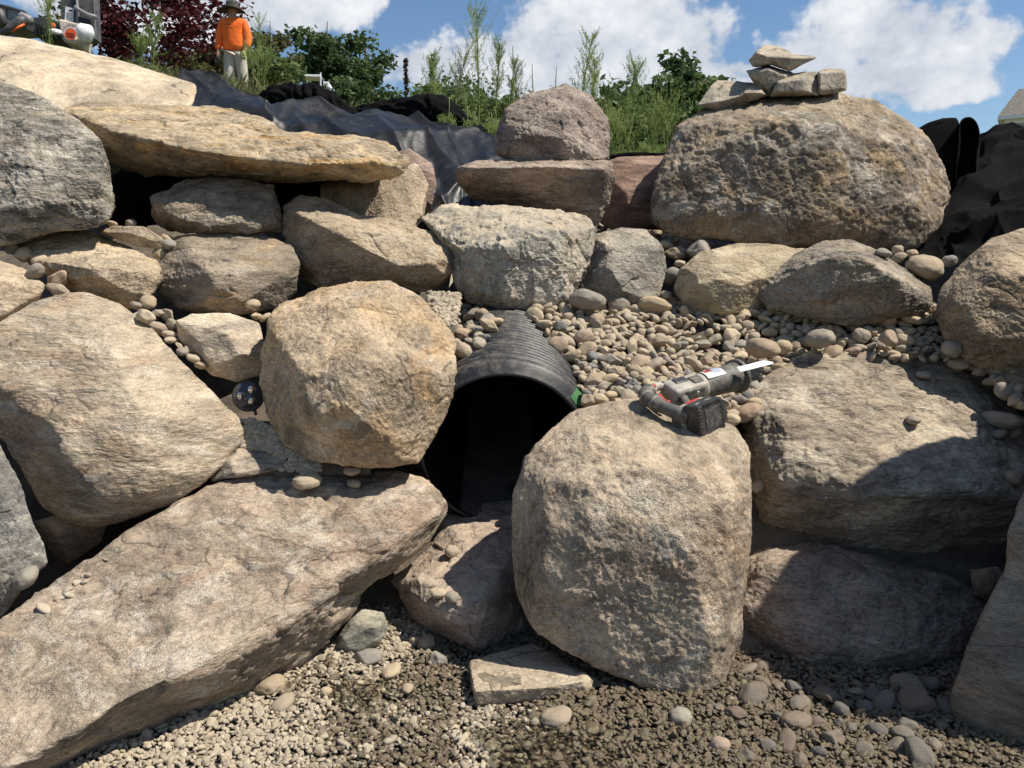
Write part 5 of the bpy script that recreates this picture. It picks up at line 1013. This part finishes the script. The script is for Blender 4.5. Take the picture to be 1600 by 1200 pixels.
WD = [(745, 16, 6.2, 'plume', 3, 'tallest feathery weed against the cloud', .26), (690, 88, 6.0, 'plume', -12, 'weed leaning left below the tallest one', .16), (712, 92, 6.4, 'plume', 12, 'pale weed with drooping plume left of the tallest', .2), (775, 68, 6.6, 'plume', 4, 'weed directly right of the tallest one', .15), (797, 72, 6.0, 'thin', 3, 'thin dark spike weed against the cloud', .06), (808, 98, 6.2, 'plume', -4, 'short pale weed right of the thin spike', .15), (832, 100, 6.3, 'thin', 2, 'leafy spike weed left of the upright boulder peak', .08), (869, 103, 6.2, 'thin', 2, 'yellowish stubby weed above the upright boulder', .08),
      (895, 55, 6.0, 'plume', 30, 'weed leaning right over the upright boulder', .2), (924, 92, 6.2, 'plume', 4, 'weed right of the leaning one', .16), (960, 100, 6.0, 'plume', 32, 'weed leaning far right towards the huge boulder', .2), (1040, 168, 5.6, 'plume', 0, 'bushy light green weed touching the huge boulder', .3), (1015, 192, 5.6, 'plume', 4, 'bushy light green weed second from the huge boulder', .26), (985, 200, 5.4, 'plume', -3, 'bushy light green weed above the reddish boulder', .28), (962, 190, 5.6, 'plume', -6, 'bushy light green weed beside the upright boulder', .26),
      (240, 28, 8.0, 'plume', 4, 'green weed in front of the red maple', .16), (222, 62, 8.2, 'plume', -2, 'short weed in front of the red maple', .16), (402, 28, 12.0, 'plume', 2, 'weed standing right beside the worker', .3), (396, 78, 11.0, 'plume', -5, 'bushy weed at the worker\'s right-hand side', .3), (75, -2, 7.6, 'plume', 2, 'weed growing behind the engine of the machine', .2), (410, 92, 10.5, 'plume', 6, 'low bushy weed between worker and camera post', .3)]
for i, (x, y, Y, st, ln, lb, w) in enumerate(WD): weed(x, y, Y, lb, st, ln, lm_pale if i in (2, 5, 7) else lm_weed, i, w)
weed(632, 92, 7.0, 'dead brown stick-like weed against the sky', 'dead', 4, None, 50); weed(679, 86, 6.5, 'dead dark seed stalk left of the tallest weed', 'dead', -3, None, 51)
r_ = np.random.default_rng(77)
for i in range(46):
    x = r_.uniform(690, 790) if i < 34 else r_.uniform(955, 1045); Y = r_.uniform(5.0, 6.6); yt = r_.uniform(150, 195) if i < 34 else r_.uniform(205, 235)
    if i < 34 and x > 740: yt += 15
    weed(x, yt, Y, 'bushy green weed in the clump left of the upright boulder' if i < 34 else 'bushy green weed in the clump above the reddish boulder', 'leafy', r_.uniform(-8, 8), lm_weed, 100 + i, .24)

# ------------------------------------------------------------------ worker
def skin(pts, edges, rad, root=0, sub=2):
    me = bpy.data.meshes.new('s'); me.from_pydata([tuple(p) for p in pts], edges, []); o = bpy.data.objects.new('s', me); col.objects.link(o)
    o.modifiers.new('k', 'SKIN'); sd = me.skin_vertices[0].data
    for i, q in enumerate(rad): sd[i].radius = (q, q) if not isinstance(q, tuple) else q
    sd[root].use_root = True; m = o.modifiers.new('u', 'SUBSURF'); m.levels = sub; m.render_levels = sub
    dg = bpy.context.evaluated_depsgraph_get(); ev = o.evaluated_get(dg); em = bpy.data.meshes.new_from_object(ev); bpy.data.objects.remove(o); return em
wp = on_hill(371, 14.5); headtop = PY(366, 2, 14.5); wp[2] = headtop[2] - 1.80
wk = empty('person', wp, label='worker in orange long-sleeved shirt, olive brimmed hat and pale trousers walking down', cat='person')
skm = simple_mat('skin', (.32, .18, .12), .6); orange = simple_mat('orange_cloth', (.86, .15, .012), .85, var=.12, vscale=9, bump=.5, bscale=14, bdist=.02); trou = simple_mat('pale_trousers', (.46, .41, .34), .9, bump=.5, bscale=16, bdist=.02); hatm = simple_mat('olive_cloth', (.032, .036, .025), .9); glov = simple_mat('dark_glove', (.05, .045, .04), .8); glov2 = simple_mat('green_glove', (.35, .38, .12), .8); printm = simple_mat('shirt_print', (.35, .1, .02), .8)
# x: towards picture right; the person faces the camera (-y)
body_p = [(0, 0, .98), (0, 0, 1.15), (0, -.01, 1.32), (0, 0, 1.47), (0, -.01, 1.56), (0, -.02, 1.66), (0, -.02, 1.74), (-.17, 0, 1.42), (-.235, -.02, 1.17), (-.25, -.09, .95), (-.26, -.12, .86), (.17, 0, 1.42), (.245, -.02, 1.18), (.235, -.11, .99), (.21, -.16, .92), (-.09, 0, .88), (-.1, -.06, .5), (-.1, .02, .1), (-.1, -.1, .04), (.09, 0, .88), (.11, .02, .5), (.11, .12, .12), (.11, .02, .05)]
body_e = [(0, 1), (1, 2), (2, 3), (3, 4), (4, 5), (5, 6), (3, 7), (7, 8), (8, 9), (9, 10), (3, 11), (11, 12), (12, 13), (13, 14), (0, 15), (15, 16), (16, 17), (17, 18), (0, 19), (19, 20), (20, 21), (21, 22)]
body_r = [.13, .12, .13, .1, .05, .085, .07, .055, .04, .033, .03, .055, .04, .033, .03, .08, .055, .04, .04, .08, .055, .04, .04]
def wpart(name, me, mat, parent=wk):
    for p in me.polygons: p.use_smooth = True
    o = new_obj(name, me, mat, parent); EMPTY_LOC[o.name] = EMPTY_LOC[wk.name]; return o
wpart('body', skin(body_p, body_e, body_r), skm)
wpart('shirt', skin([(0, 0, .955), (0, 0, 1.06), body_p[1], body_p[2], (0, 0, 1.45), (0, 0, 1.53)] + [(-.18, 0, 1.43), (-.25, -.02, 1.17), (-.262, -.09, .97), (.18, 0, 1.43), (.258, -.02, 1.18), (.245, -.11, 1.0)], [(0, 1), (1, 2), (2, 3), (3, 4), (4, 5), (4, 6), (6, 7), (7, 8), (4, 9), (9, 10), (10, 11)], [(.225, .165), (.225, .17), (.215, .175), (.21, .15), (.155, .12), .065, .095, .078, .055, .095, .078, .055]), orange)
wpart('trousers', skin([(0, 0, 1.06), (-.095, 0, .87), (-.1, -.05, .5), (-.1, .02, .12), (.095, 0, .87), (.115, .02, .5), (.115, .12, .14)], [(0, 1), (1, 2), (2, 3), (0, 4), (4, 5), (5, 6)], [(.16, .12), .12, .095, .08, .12, .095, .08]), trou)
def hand(c, s, mat):
    c = np.array(c); pts = [c, c + np.array([0, -.03, -.07])]; ed = [(0, 1)]; rd = [.032, .034]
    for i, (dx, ln) in enumerate(((-.024, .06), (-.008, .07), (.008, .066), (.024, .05))):
        k = len(pts); b = c + np.array([dx, -.03, -.085]); pts += [b, b + np.array([0, -.01, -ln * .55]), b + np.array([0, .02, -ln])]; ed += [(1, k), (k, k + 1), (k + 1, k + 2)]; rd += [.0105, .01, .009]
    k = len(pts); pts += [c + np.array([s * .035, -.04, -.045]), c + np.array([s * .045, -.055, -.085])]; ed += [(1, k), (k, k + 1)]; rd += [.012, .01]
    return wpart('glove', skin(pts, ed, rd, 0, 1), mat)
hand((-.26, -.12, .88), 1, glov); hand((.215, -.15, .95), -1, glov2)
def lathe(prof, c, seg=28, sq=1.0):
    v = [np.array(c) + np.array([math.cos(a) * r, math.sin(a) * r * sq, z + wob * math.cos(2 * a)]) for r, z, wob in prof for a in np.linspace(0, 2 * math.pi, seg, endpoint=False)]
    f = [(i * seg + k, i * seg + (k + 1) % seg, (i + 1) * seg + (k + 1) % seg, (i + 1) * seg + k) for i in range(len(prof) - 1) for k in range(seg)]; return np.array(v), np.array(f)
hc = wp + np.array([0, -.02, 0])
v, f = lathe([(.001, 1.80, 0), (.07, 1.798, 0), (.098, 1.78, 0), (.108, 1.71, 0), (.112, 1.685, 0), (.15, 1.672, -.004), (.215, 1.642, -.014), (.217, 1.637, -.014), (.15, 1.664, -.004), (.105, 1.675, 0)], hc); hat = part('hat', v, f, hatm, wk)
v, f = lathe([(.1125, 1.688, 0), (.1135, 1.69, 0), (.111, 1.712, 0), (.109, 1.712, 0)], hc); part('hat_band', v, f, glov, hat)
eye = simple_mat('eye_dark', (.02, .015, .012), .4); lip = simple_mat('lip', (.28, .11, .085), .6)
def blob(name, c, s, mat): part(name, ICO[2]['v'] * np.array(s) + wp + np.array(c), ICO[2]['f'], mat, wk)
for s in (-1, 1): blob('eye', (s * .03, -.098, 1.665), (.012, .006, .006), eye); blob('ear', (s * .085, -.015, 1.65), (.012, .02, .03), skm)
blob('nose', (0, -.11, 1.64), (.013, .018, .02), skm); blob('mouth', (0, -.1, 1.6), (.024, .006, .006), lip)
for i in range(7): part('shirt_lettering', ICO[1]['v'] * np.array([.008, .004, .01]) + wp + np.array([-.06 + i * .02, -.150, 1.39]), ICO[1]['f'], printm, wk)

# ------------------------------------------------------------------ machine on the hilltop, camera post, house
mc = empty('work_machine', on_hill(80, 8.5), label='dark machine with beige cowl and orange round badge at the top left', cat='machine')
mdk = simple_mat('machine_dark', (.045, .047, .05), .55, dirt=.3, vscale=12); mgy = simple_mat('machine_grey', (.2, .205, .21), .5, dirt=.35, vscale=9); mbe = simple_mat('machine_beige', (.6, .53, .42), .45, dirt=.25, vscale=10); mor = simple_mat('badge_orange', (.7, .11, .02), .5); mwh = simple_mat('machine_white', (.78, .78, .78), .4, dirt=.1); mblk = simple_mat('machine_black', (.012, .012, .013), .5); mrd = simple_mat('badge_red', (.32, .03, .012), .5)
def mprism(name, poly, d, th, mat, parent=mc, bw=.008):
    bm = prism([P(x, y, d) for x, y in poly], FWD * th); bmesh.ops.recalc_face_normals(bm, faces=bm.faces)
    if bw: bevel(bm, bw, 1)
    return bm_part(name, bm, mat, parent)
MD = 8.3
mprism('tower', [(94, -40), (146, -40), (150, 62), (94, 60)], MD + .05, .12, mdk)
mprism('tower_panel', [(119, 24), (143, 30), (143, 58), (122, 58)], MD + .03, .04, mblk); mprism('tower_edge', [(116, -40), (119, -40), (122, 40), (119, 40)], MD + .02, .05, mgy)
tube_part('tower_bar', [P(117, 11, MD), P(124, 16, MD), P(136, 23, MD), P(150, 27, MD)], .022, mgy, mc, 10)
ls = mprism('label_sheet', [(102, 10), (115, 13), (114, 34), (101, 31)], MD + .045, .004, mwh, bw=0)
for i in range(6): mprism('label_line', [(103.5, 19 + i * 2.0), (112.5, 20.5 + i * 2.0), (112.5, 21.1 + i * 2.0), (103.5, 19.6 + i * 2.0)], MD + .042, .002, mgy, ls, 0)
mprism('label_mark', [(108, 14.5), (113, 15.5), (113, 18), (108, 17)], MD + .042, .002, mblk, ls, 0)
cowl = mprism('cowl', [(89, 28), (104, 31), (130, 37), (126, 45), (121, 56), (119, 69), (97, 63), (94, 50)], MD, .3, mbe, bw=.02)
def disc(name, cx, cy, r0, r1, d, mat, parent, n=36, a0=0, a1=360):
    th = np.radians(np.linspace(a0, a1, n)); v = [P(cx + math.cos(t) * r, cy + math.sin(t) * r, d) for t in th for r in (r0, r1)]; f = [(2 * i, 2 * i + 1, 2 * i + 3, 2 * i + 2) for i in range(n - 1)]; return part(name, np.array(v), np.array(f), mat, parent)
disc('badge_ring', 110, 53, .01, 10.4, MD - .012, mwh, cowl); disc('badge_disc', 110, 53, .01, 9.2, MD - .016, mor, cowl)
for i in range(13): disc('badge_tick', 110, 53, 11.8, 15.2, MD - .012, mblk, cowl, 3, 150 + i * 12, 154.5 + i * 12)
for i, w in enumerate((6, 6.5)): mprism('badge_lettering', [(110 - w, 50.5 + i * 4), (110 + w, 51.5 + i * 4), (110 + w, 53.8 + i * 4), (110 - w, 52.8 + i * 4)], MD - .02, .002, mrd, cowl, 0)
tube_part('tank', [P(126, 52, MD - .05), P(128, 52, MD - .05), P(140, 53, MD - .05), P(144, 55, MD - .05)], [.085, .1, .09, .04], mwh, mc, 18)
tube_part('side_arm', [P(75, 49, MD - .1), P(84, 49, MD - .08), P(94, 51, MD)], [.02, .03, .028], mwh, mc, 12)
mprism('engine_block', [(40, 27), (66, 26), (88, 32), (94, 62), (60, 56), (40, 45)], MD + .1, .3, mdk)
for i in range(7): mprism('cooling_fin', [(55 + i * 5, 36 + i), (57.5 + i * 5, 36.5 + i), (57.5 + i * 5, 54 + i), (55 + i * 5, 53.5 + i)], MD + .06, .06, mblk, bw=0)
mprism('hopper', [(-30, 2), (0, 8), (39, 18), (36, 34), (8, 36), (-30, 30)], MD + .2, .4, mgy); mprism('hopper_lip', [(-30, 0), (10, 8), (39, 17), (39, 19.5), (10, 11), (-30, 3)], MD + .17, .46, mdk, bw=0)
mprism('hopper_seam', [(9.5, 12), (10.5, 12), (10.5, 34), (9.5, 34)], MD + .19, .02, mdk, bw=0)
tube_part('exhaust_pipe', [P(2, 54, MD - .1), P(16, 45, MD - .1), P(32, 33, MD - .08), P(40, 29, MD - .05)], [.035, .045, .05, .045], mdk, mc, 14); tube_part('muffler', [P(30, 28, MD), P(34, 27, MD), P(47, 32, MD), P(50, 33, MD)], [.035, .055, .05, .03], mgy, mc, 14)
tube_part('orange_handle', [P(19, 50, MD - .2), P(30, 42, MD - .2), P(38, 38, MD - .15)], [.008, .014, .01], mor, mc, 10); tube_part('wheel_guard', [P(-20, 12, MD - .05), P(0, 20, MD - .05), P(6, 40, MD - .05)], [.04, .05, .04], mdk, mc, 12); tube_part('fuel_cap', [P(81, 40, MD), P(84, 40, MD - .02)], [.03, .025], mor, mc, 10)
b = on_hill(501, 11); cp = empty('camera_post', b, label='white security camera and small panel on a post above the black felt', cat='camera'); wht = simple_mat('white_plastic', (.8, .8, .8), .35, var=.05); stl = simple_mat('post_steel', (.55, .56, .58), .4, metal=.6); D = 11
tp = P(501, 114, D); tube_part('post', [b - np.array([0, 0, .05]), tp], .011, stl, cp, 10); mprism('panel', [(475, 117.5), (478, 116), (500, 116.5), (503, 119.5), (494, 120), (476, 119)], D - .05, .16, wht, cp, .004)
mprism('mount_plate', [(503, 125), (505, 125), (505, 134), (503, 134)], D - .03, .06, mblk, cp, 0); mprism('bracket', [(505, 126), (507, 127.5), (513, 127.5), (515, 131), (513, 133), (511, 130.5), (507, 131), (505, 133.5)], D - .03, .06, wht, cp, .004)
cam_b = tube_part('camera_dome', [P(512.5, 131, D), P(513.5, 135, D), P(515, 139, D), P(515, 139.5, D)], [.022, .035, .042, .03], wht, cp, 16); tube_part('camera_lens', [P(514, 139.6, D), P(514, 142, D), P(513.8, 145, D)], [.032, .03, .012], wht, cp, 14)
# house far right
HY = 60.0; hp = PY(1572, 182, HY); e = HY / FPX; hb = np.array([hp[0], HY, float(hillz(np.array([hp[0]]), np.array([HY]))[0])])
ho = empty('house', hb, label='grey house with brown shingle roof and white trim at the right edge', cat='house'); wall_m = simple_mat('siding_grey', (.33, .35, .36), .8); trim = simple_mat('white_trim', (.78, .78, .76), .5, var=.05); shing = simple_mat('shingle', (.17, .15, .13), .95, var=.35, vscale=6); glass = NT('window_glass'); glass.set(color=(.03, .04, .05), rough=.05)
x0 = hp[0]; ez = hp[2]; W, Dp, rise = 11.0, 8.0, PY(1580, 140, HY)[2] - PY(1572, 184, HY)[2] + .25
def hbox(name, a, b_, mat, parent=ho):
    bm = bmesh.new(); vs = [bm.verts.new((x, y, z)) for x in (a[0], b_[0]) for y in (a[1], b_[1]) for z in (a[2], b_[2])]
    for q in ((0, 1, 3, 2), (4, 6, 7, 5), (0, 4, 5, 1), (2, 3, 7, 6), (0, 2, 6, 4), (1, 5, 7, 3)): bm.faces.new([vs[i] for i in q])
    return bm_part(name, bm, mat, parent)
wl = hbox('wall', (x0, HY, hb[2] - 1), (x0 + W, HY + Dp, ez - .25), wall_m); hbox('corner_board', (x0 - .06, HY - .06, hb[2] - 1), (x0 + .28, HY - .003, ez - .25), trim); hbox('frieze', (x0 - .05, HY - .05, ez - .55), (x0 + W, HY - .004, ez - .252), trim); hbox('eave', (x0 - .5, HY - .5, ez - .25), (x0 + W + .5, HY + Dp + .5, ez), trim)
nsid = int((ez - .6 - hb[2]) / .16)
for i in range(min(nsid, 26)): hbox('siding_board', (x0 + .29, HY - .03, ez - .72 - i * .16), (x0 + 4.5, HY - .002, ez - .575 - i * .16), wall_m)
run = .55; rb = bmesh.new(); c = [(x0 - .5, HY - .5, ez + .002), (x0 + W + .5, HY - .5, ez + .002), (x0 + W + .5, HY + Dp + .5, ez + .002), (x0 - .5, HY + Dp + .5, ez + .002)]; t_ = [(x0 + run, HY + 2.2, ez + rise), (x0 + W - run, HY + 2.2, ez + rise), (x0 + W - run, HY + Dp - 2.2, ez + rise), (x0 + run, HY + Dp - 2.2, ez + rise)]
cv = [rb.verts.new(q) for q in c]; tv = [rb.verts.new(q) for q in t_]; rb.faces.new(tv); rb.faces.new(cv[::-1])
for i in range(4): rb.faces.new((cv[i], cv[(i + 1) % 4], tv[(i + 1) % 4], tv[i]))
roof = bm_part('roof', rb, shing, ho); gb = prism([(x0 + 1.1, HY - .7, ez + .1), (x0 + 5, HY - .7, ez + .1), (x0 + 3.05, HY - .7, ez + 1.3)], (0, 2.0, 0)); bm_part('dormer_gable', gb, trim, roof)
for k in (1.6, 6.0): 
    wn = hbox('window', (x0 + k, HY - .06, ez - 2.3), (x0 + k + 1.2, HY - .032, ez - .8), trim); hbox('pane', (x0 + k + .08, HY - .07, ez - 2.2), (x0 + k + 1.12, HY - .061, ez - .9), glass.mat, wn)

ho.rotation_euler = (0, 0, -math.atan2(hb[0], hb[1]) * 1.05)
# ------------------------------------------------------------------ reciprocating saw lying on the boulder
sg = simple_mat('saw_rubber', (.065, .062, .058), .6, dirt=.55, vscale=50, bump=.2)
sb = simple_mat('saw_beige', (.33, .30, .25), .6, dirt=.6, vscale=40, dirtc=(.2, .165, .12))
sr = simple_mat('saw_red', (.38, .03, .025), .5, dirt=.3); sk = simple_mat('battery_black', (.022, .022, .024), .45, dirt=.15, vscale=60)
sm = simple_mat('blade_steel', (.5, .52, .55), .38, metal=.5, var=.08); swt = simple_mat('saw_white', (.6, .58, .54), .5, dirt=.45); sblue = simple_mat('saw_sticker', (.35, .4, .5), .4, dirt=.4)
saw = empty('power_saw', P(1085, 690, 2.2), label='dusty cordless reciprocating saw lying on the front boulder', cat='power saw')
Q = lambda x, y, d: P(x, y, d)
# body along its axis, rear to nose
A0, A1 = Q(1046, 618, 2.27), Q(1150, 588, 2.40)
ax = (A1 - A0) / np.linalg.norm(A1 - A0); L0 = np.linalg.norm(A1 - A0)
at = lambda t, off=np.zeros(3): A0 + ax * (t * L0) + off
bt = Q(1105, 652, 2.18) - at(.35); bt = bt - ax * (bt @ ax); bt /= np.linalg.norm(bt)      # towards the battery
nu = np.cross(ax, bt); nu = nu if nu[2] > 0 else -nu
def fbox(c, hx, hb, hn, bw=.004, a=None, b_=None, n_=None):
    a = ax if a is None else a; b_ = bt if b_ is None else b_; n_ = nu if n_ is None else n_
    bm = bmesh.new(); vs = [bm.verts.new(Vector(c + a * i * hx + b_ * j * hb + n_ * k * hn)) for i in (-1, 1) for j in (-1, 1) for k in (-1, 1)]
    for q in ((0, 1, 3, 2), (4, 6, 7, 5), (0, 4, 5, 1), (2, 3, 7, 6), (0, 2, 6, 4), (1, 5, 7, 3)): bm.faces.new([vs[i] for i in q])
    bmesh.ops.recalc_face_normals(bm, faces=bm.faces); return bevel(bm, bw, 3) if bw else bm
hs_ = bm_part('motor_housing', fbox(at(.2), L0 * .24, .036, .034, .014), sb, saw, True)
bm_part('side_panel', fbox(at(.24) + bt * .022, L0 * .15, .016, .026, .006), sg, hs_, True)
bm_part('top_cap', fbox(at(.16) + nu * .031 - bt * .012, L0 * .09, .013, .006, .004), sk, hs_, True)
bm_part('top_panel', fbox(at(.33) + nu * .03 + bt * .004, L0 * .07, .018, .008, .005), sg, hs_, True)
for i in range(3): bm_part('air_slot', fbox(at(.05) + bt * (.034) + nu * (-.014 + i * .012), L0 * .05, .003, .0028, 0), sk, hs_)
tube_part('housing_screw', [at(.27) + bt * .037 + nu * .012, at(.27) + bt * .040 + nu * .012], .005, sm, hs_, 10)
pr = [(.42, .037)]
for i in range(9): pr += [(.46 + i * .055, .0375 + .0008 * i), (.485 + i * .055, .0362 + .0008 * i)]
pr += [(.97, .045), (1.0, .045)]
boot = tube_part('rubber_boot', [at(a) for a, _ in pr], [b for _, b in pr], sg, saw, 24)
tube_part('shoe_flange', [at(.985), at(.99), at(1.03), at(1.04)], [.047, .053, .053, .046], sg, saw, 24)
tube_part('body_band', [at(.40), at(.41), at(.455), at(.465)], [.0365, .0388, .0388, .0365], sb, saw, 24)
tube_part('blade_clamp', [at(1.03), at(1.12), at(1.2)], [.017, .015, .012], sk, saw, 12)
bl0, bl1 = Q(1154, 578, 2.33), Q(1206, 565, 2.34); bd = (bl1 - bl0); wv = (bt * .9 - nu * .4) * .0095
bm = prism([bl0 - wv, bl0 + bd * .80 - wv, bl1 + wv * .3, bl1 + wv, bl0 + wv], nu * .0016); bm_part('blade', bm, sm, saw)
# stickers on the upper side of the boot
def patch_on(t0, t1, a0, a1, r, name, mat):
    n = 8; v = []; 
    for i in range(n + 1):
        a = a0 + (a1 - a0) * i / n; dirv = math.cos(a) * nu + math.sin(a) * bt
        v += [at(t0) + dirv * r, at(t1) + dirv * r]
    f = [(2 * i, 2 * i + 1, 2 * i + 3, 2 * i + 2) for i in range(n)]; return part(name, np.array(v), np.array(f), mat, saw)
patch_on(.47, .74, -1.0, .5, .0415, 'name_plate', swt); patch_on(.50, .60, -.75, -.1, .0421, 'red_lettering', sr); patch_on(.61, .71, -.6, .2, .0421, 'blue_picture', sblue)
# rear D-handle: grip tube bending from the body's rear round to the battery foot
g0, g1, g2, g3, g4 = Q(1058, 602, 2.30), Q(1026, 604, 2.27), Q(1008, 618, 2.23), Q(1034, 635, 2.19), Q(1076, 652, 2.16)
def bez(ps, n=18):
    out = []; m = len(ps) - 1
    for i in range(n + 1):
        t = i / n * m; k = min(int(t), m - 1); u = t - k; p0 = ps[max(k - 1, 0)]; p1 = ps[k]; p2 = ps[k + 1]; p3 = ps[min(k + 2, m)]
        out.append(.5 * ((2 * p1) + (-p0 + p2) * u + (2 * p0 - 5 * p1 + 4 * p2 - p3) * u * u + (-p0 + 3 * p1 - 3 * p2 + p3) * u ** 3))
    return out
gp = bez([g1 * .6 + g2 * .4, g2, g3, g4]); tube_part('grip', gp, [.015] + [.0205 + .002 * math.sin(i * .9) for i in range(len(gp) - 2)] + [.021], sg, saw, 16)
tube_part('handle_bridge', bez([g0, g1, g1 * .45 + g2 * .55], 10), [.013] * 8 + [.015, .016, .017], sb, saw, 14)
for i in range(4): bm_part('bridge_slot', fbox(g1 + (g0 - g1) * (.25 + .17 * i) + nu * .0125, .0025, .004, .0016, 0), sk, saw)
tube_part('handle_post', bez([g4 + np.array([0, 0, .006]), Q(1076, 641, 2.175), at(.14) + bt * .01], 8), .0135, sg, saw, 12)
for t in (.42, .58):
    i = int(t * (len(gp) - 1)); d = gp[i + 1] - gp[i - 1]; d /= np.linalg.norm(d); tube_part('grip_seam', [gp[i] - d * .0012, gp[i] + d * .0012], [.0236, .0236], sb, saw, 16)
tube_part('lock_switch', [Q(1013, 606, 2.235), Q(1023, 603, 2.25)], .0065, sr, saw, 8)
tube_part('trigger', bez([Q(1030, 618, 2.245), Q(1036, 626, 2.225), Q(1046, 630, 2.21)], 6), .0075, sr, saw, 8)
# battery: black ribbed box facing the camera
F0 = Q(1097, 686, 2.125); ux = Q(1135, 668, 2.185) - F0; uz = Q(1098, 634, 2.12) - F0; wb, hb_ = np.linalg.norm(ux), np.linalg.norm(uz); ux /= wb
uz = uz - ux * (uz @ ux); uz /= np.linalg.norm(uz); uy = np.cross(uz, ux); uy = uy if uy[1] > 0 else -uy; KX, KZ = wb / .088, hb_ / .074
c0 = F0 + ux * wb / 2 + uz * hb_ / 2 + uy * .026
def obox(c, hx, hy, hz, bw=.004):
    hx, hz = hx * KX, hz * KZ; dl = c - c0; c = c0 + ux * (dl @ ux) * KX + uy * (dl @ uy) + uz * (dl @ uz) * KZ
    bm = bmesh.new(); vs = [bm.verts.new(Vector(c + ux * a * hx + uy * b * hy + uz * e * hz)) for a in (-1, 1) for b in (-1, 1) for e in (-1, 1)]
    for q in ((0, 1, 3, 2), (4, 6, 7, 5), (0, 4, 5, 1), (2, 3, 7, 6), (0, 2, 6, 4), (1, 5, 7, 3)): bm.faces.new([vs[i] for i in q])
    bmesh.ops.recalc_face_normals(bm, faces=bm.faces); return bevel(bm, bw, 2) if bw else bm
bat = empty('battery', EMPTY_LOC[saw.name]); bat.location = (0, 0, 0); bat.parent = saw
bm_part('battery_case', obox(c0, .044, .026, .037, .006), sk, bat, False)
bm_part('label_plate', obox(c0 - uy * .0262 + ux * .004, .027, .0015, .024, 0), simple_mat('battery_label', (.035, .035, .037), .6, dirt=.35, vscale=90), bat)
for i in range(8): bm_part('rib', obox(c0 - uy * .024 - ux * .039 + uz * (-.026 + i * .0074), .0055, .004, .0016, .0006), sk, bat)
for i in range(8): bm_part('rib', obox(c0 - uy * .0245 + ux * (-.024 + i * .0075) + uz * .0335, .0022, .003, .0025, .0006), sk, bat)
for i in range(6): bm_part('rib', obox(c0 - uy * .024 + ux * .0385 + uz * (-.02 + i * .0074), .005, .004, .0016, .0006), sk, bat)
bm_part('battery_foot', obox(c0 + uy * .036, .041, .012, .034, .006), sb, saw, False)
bm_part('foot_trim', obox(c0 + uy * .036 + uz * .0342, .02, .008, .001, 0), sr, saw, False)
def text_mesh(txt, size):
    cu = bpy.data.curves.new('t', 'FONT'); cu.body = txt; cu.size = size; cu.align_x = 'CENTER'; cu.align_y = 'CENTER'; cu.extrude = .0003; cu.resolution_u = 2
    o = bpy.data.objects.new('t', cu); col.objects.link(o); dg = bpy.context.evaluated_depsgraph_get(); me = bpy.data.meshes.new_from_object(o.evaluated_get(dg)); bpy.data.objects.remove(o); return me
def put_text(txt, size, c, right, up, mat, parent, name='lettering'):
    me = text_mesh(txt, size); nrm = np.cross(right, up); M = Matrix([list(right) + [0], list(up) + [0], list(nrm) + [0], [0, 0, 0, 1]]).transposed(); M.translation = Vector(c - EMPTY_LOC[parent.name]); me.transform(M); return new_obj(name, me, mat, parent)
put_text('20V', .012, c0 + uz * (.0374 * KZ + .0003) - ux * .026 - uy * .004, ux, uy, swt, bat); put_text('MAX', .010, c0 + uz * (.0374 * KZ + .0003) + ux * .018 - uy * .004, ux, uy, swt, bat)

# ------------------------------------------------------------------ pond light between the left boulders
lc = P(388, 619, 2.5); ln = CAM - lc; ln /= np.linalg.norm(ln); ln = ln + np.array([.05, 0, .12]); ln /= np.linalg.norm(ln)
lu = np.cross([0, 0, 1.0], ln); lu /= np.linalg.norm(lu); lv = np.cross(ln, lu)
pl = empty('pond_light', lc - np.array([0, 0, .05]), label='round black underwater light with three lenses between the left boulders', cat='light')
lens_m = NT('light_lens'); lens_m.set(color=(.05, .05, .058), rough=.12); chrome = simple_mat('chrome', (.75, .74, .72), .12, metal=1.0, var=.05); amber = simple_mat('led_amber', (.32, .16, .05), .3)
tube_part('housing', [lc - ln * .06, lc - ln * .012, lc - ln * .002, lc + ln * .005, lc + ln * .0055], [.04, .048, .0495, .048, .041], sk, pl, 32)
tube_part('lens', [lc + ln * .001, lc + ln * .0058], [.041, .0405], lens_m.mat, pl, 32)
for dx, dy in ((.0125, .0195), (-.0215, .0015), (.0105, -.0185)):
    c = lc + lu * dx + lv * dy + ln * .0058; e = tube_part('reflector', [c, c + ln * .003, c + ln * .0035, c + ln * .001], [.0125, .0125, .0108, .0065], chrome, pl, 18, caps=False)
    tube_part('led', [c + ln * .0003, c + ln * .0022], [.0062, .0045], amber, e, 10)
tube_part('bracket_tab', [lc - lv * .046 + lu * .016, lc - lv * .062 + lu * .02], [.006, .004], sk, pl, 8)
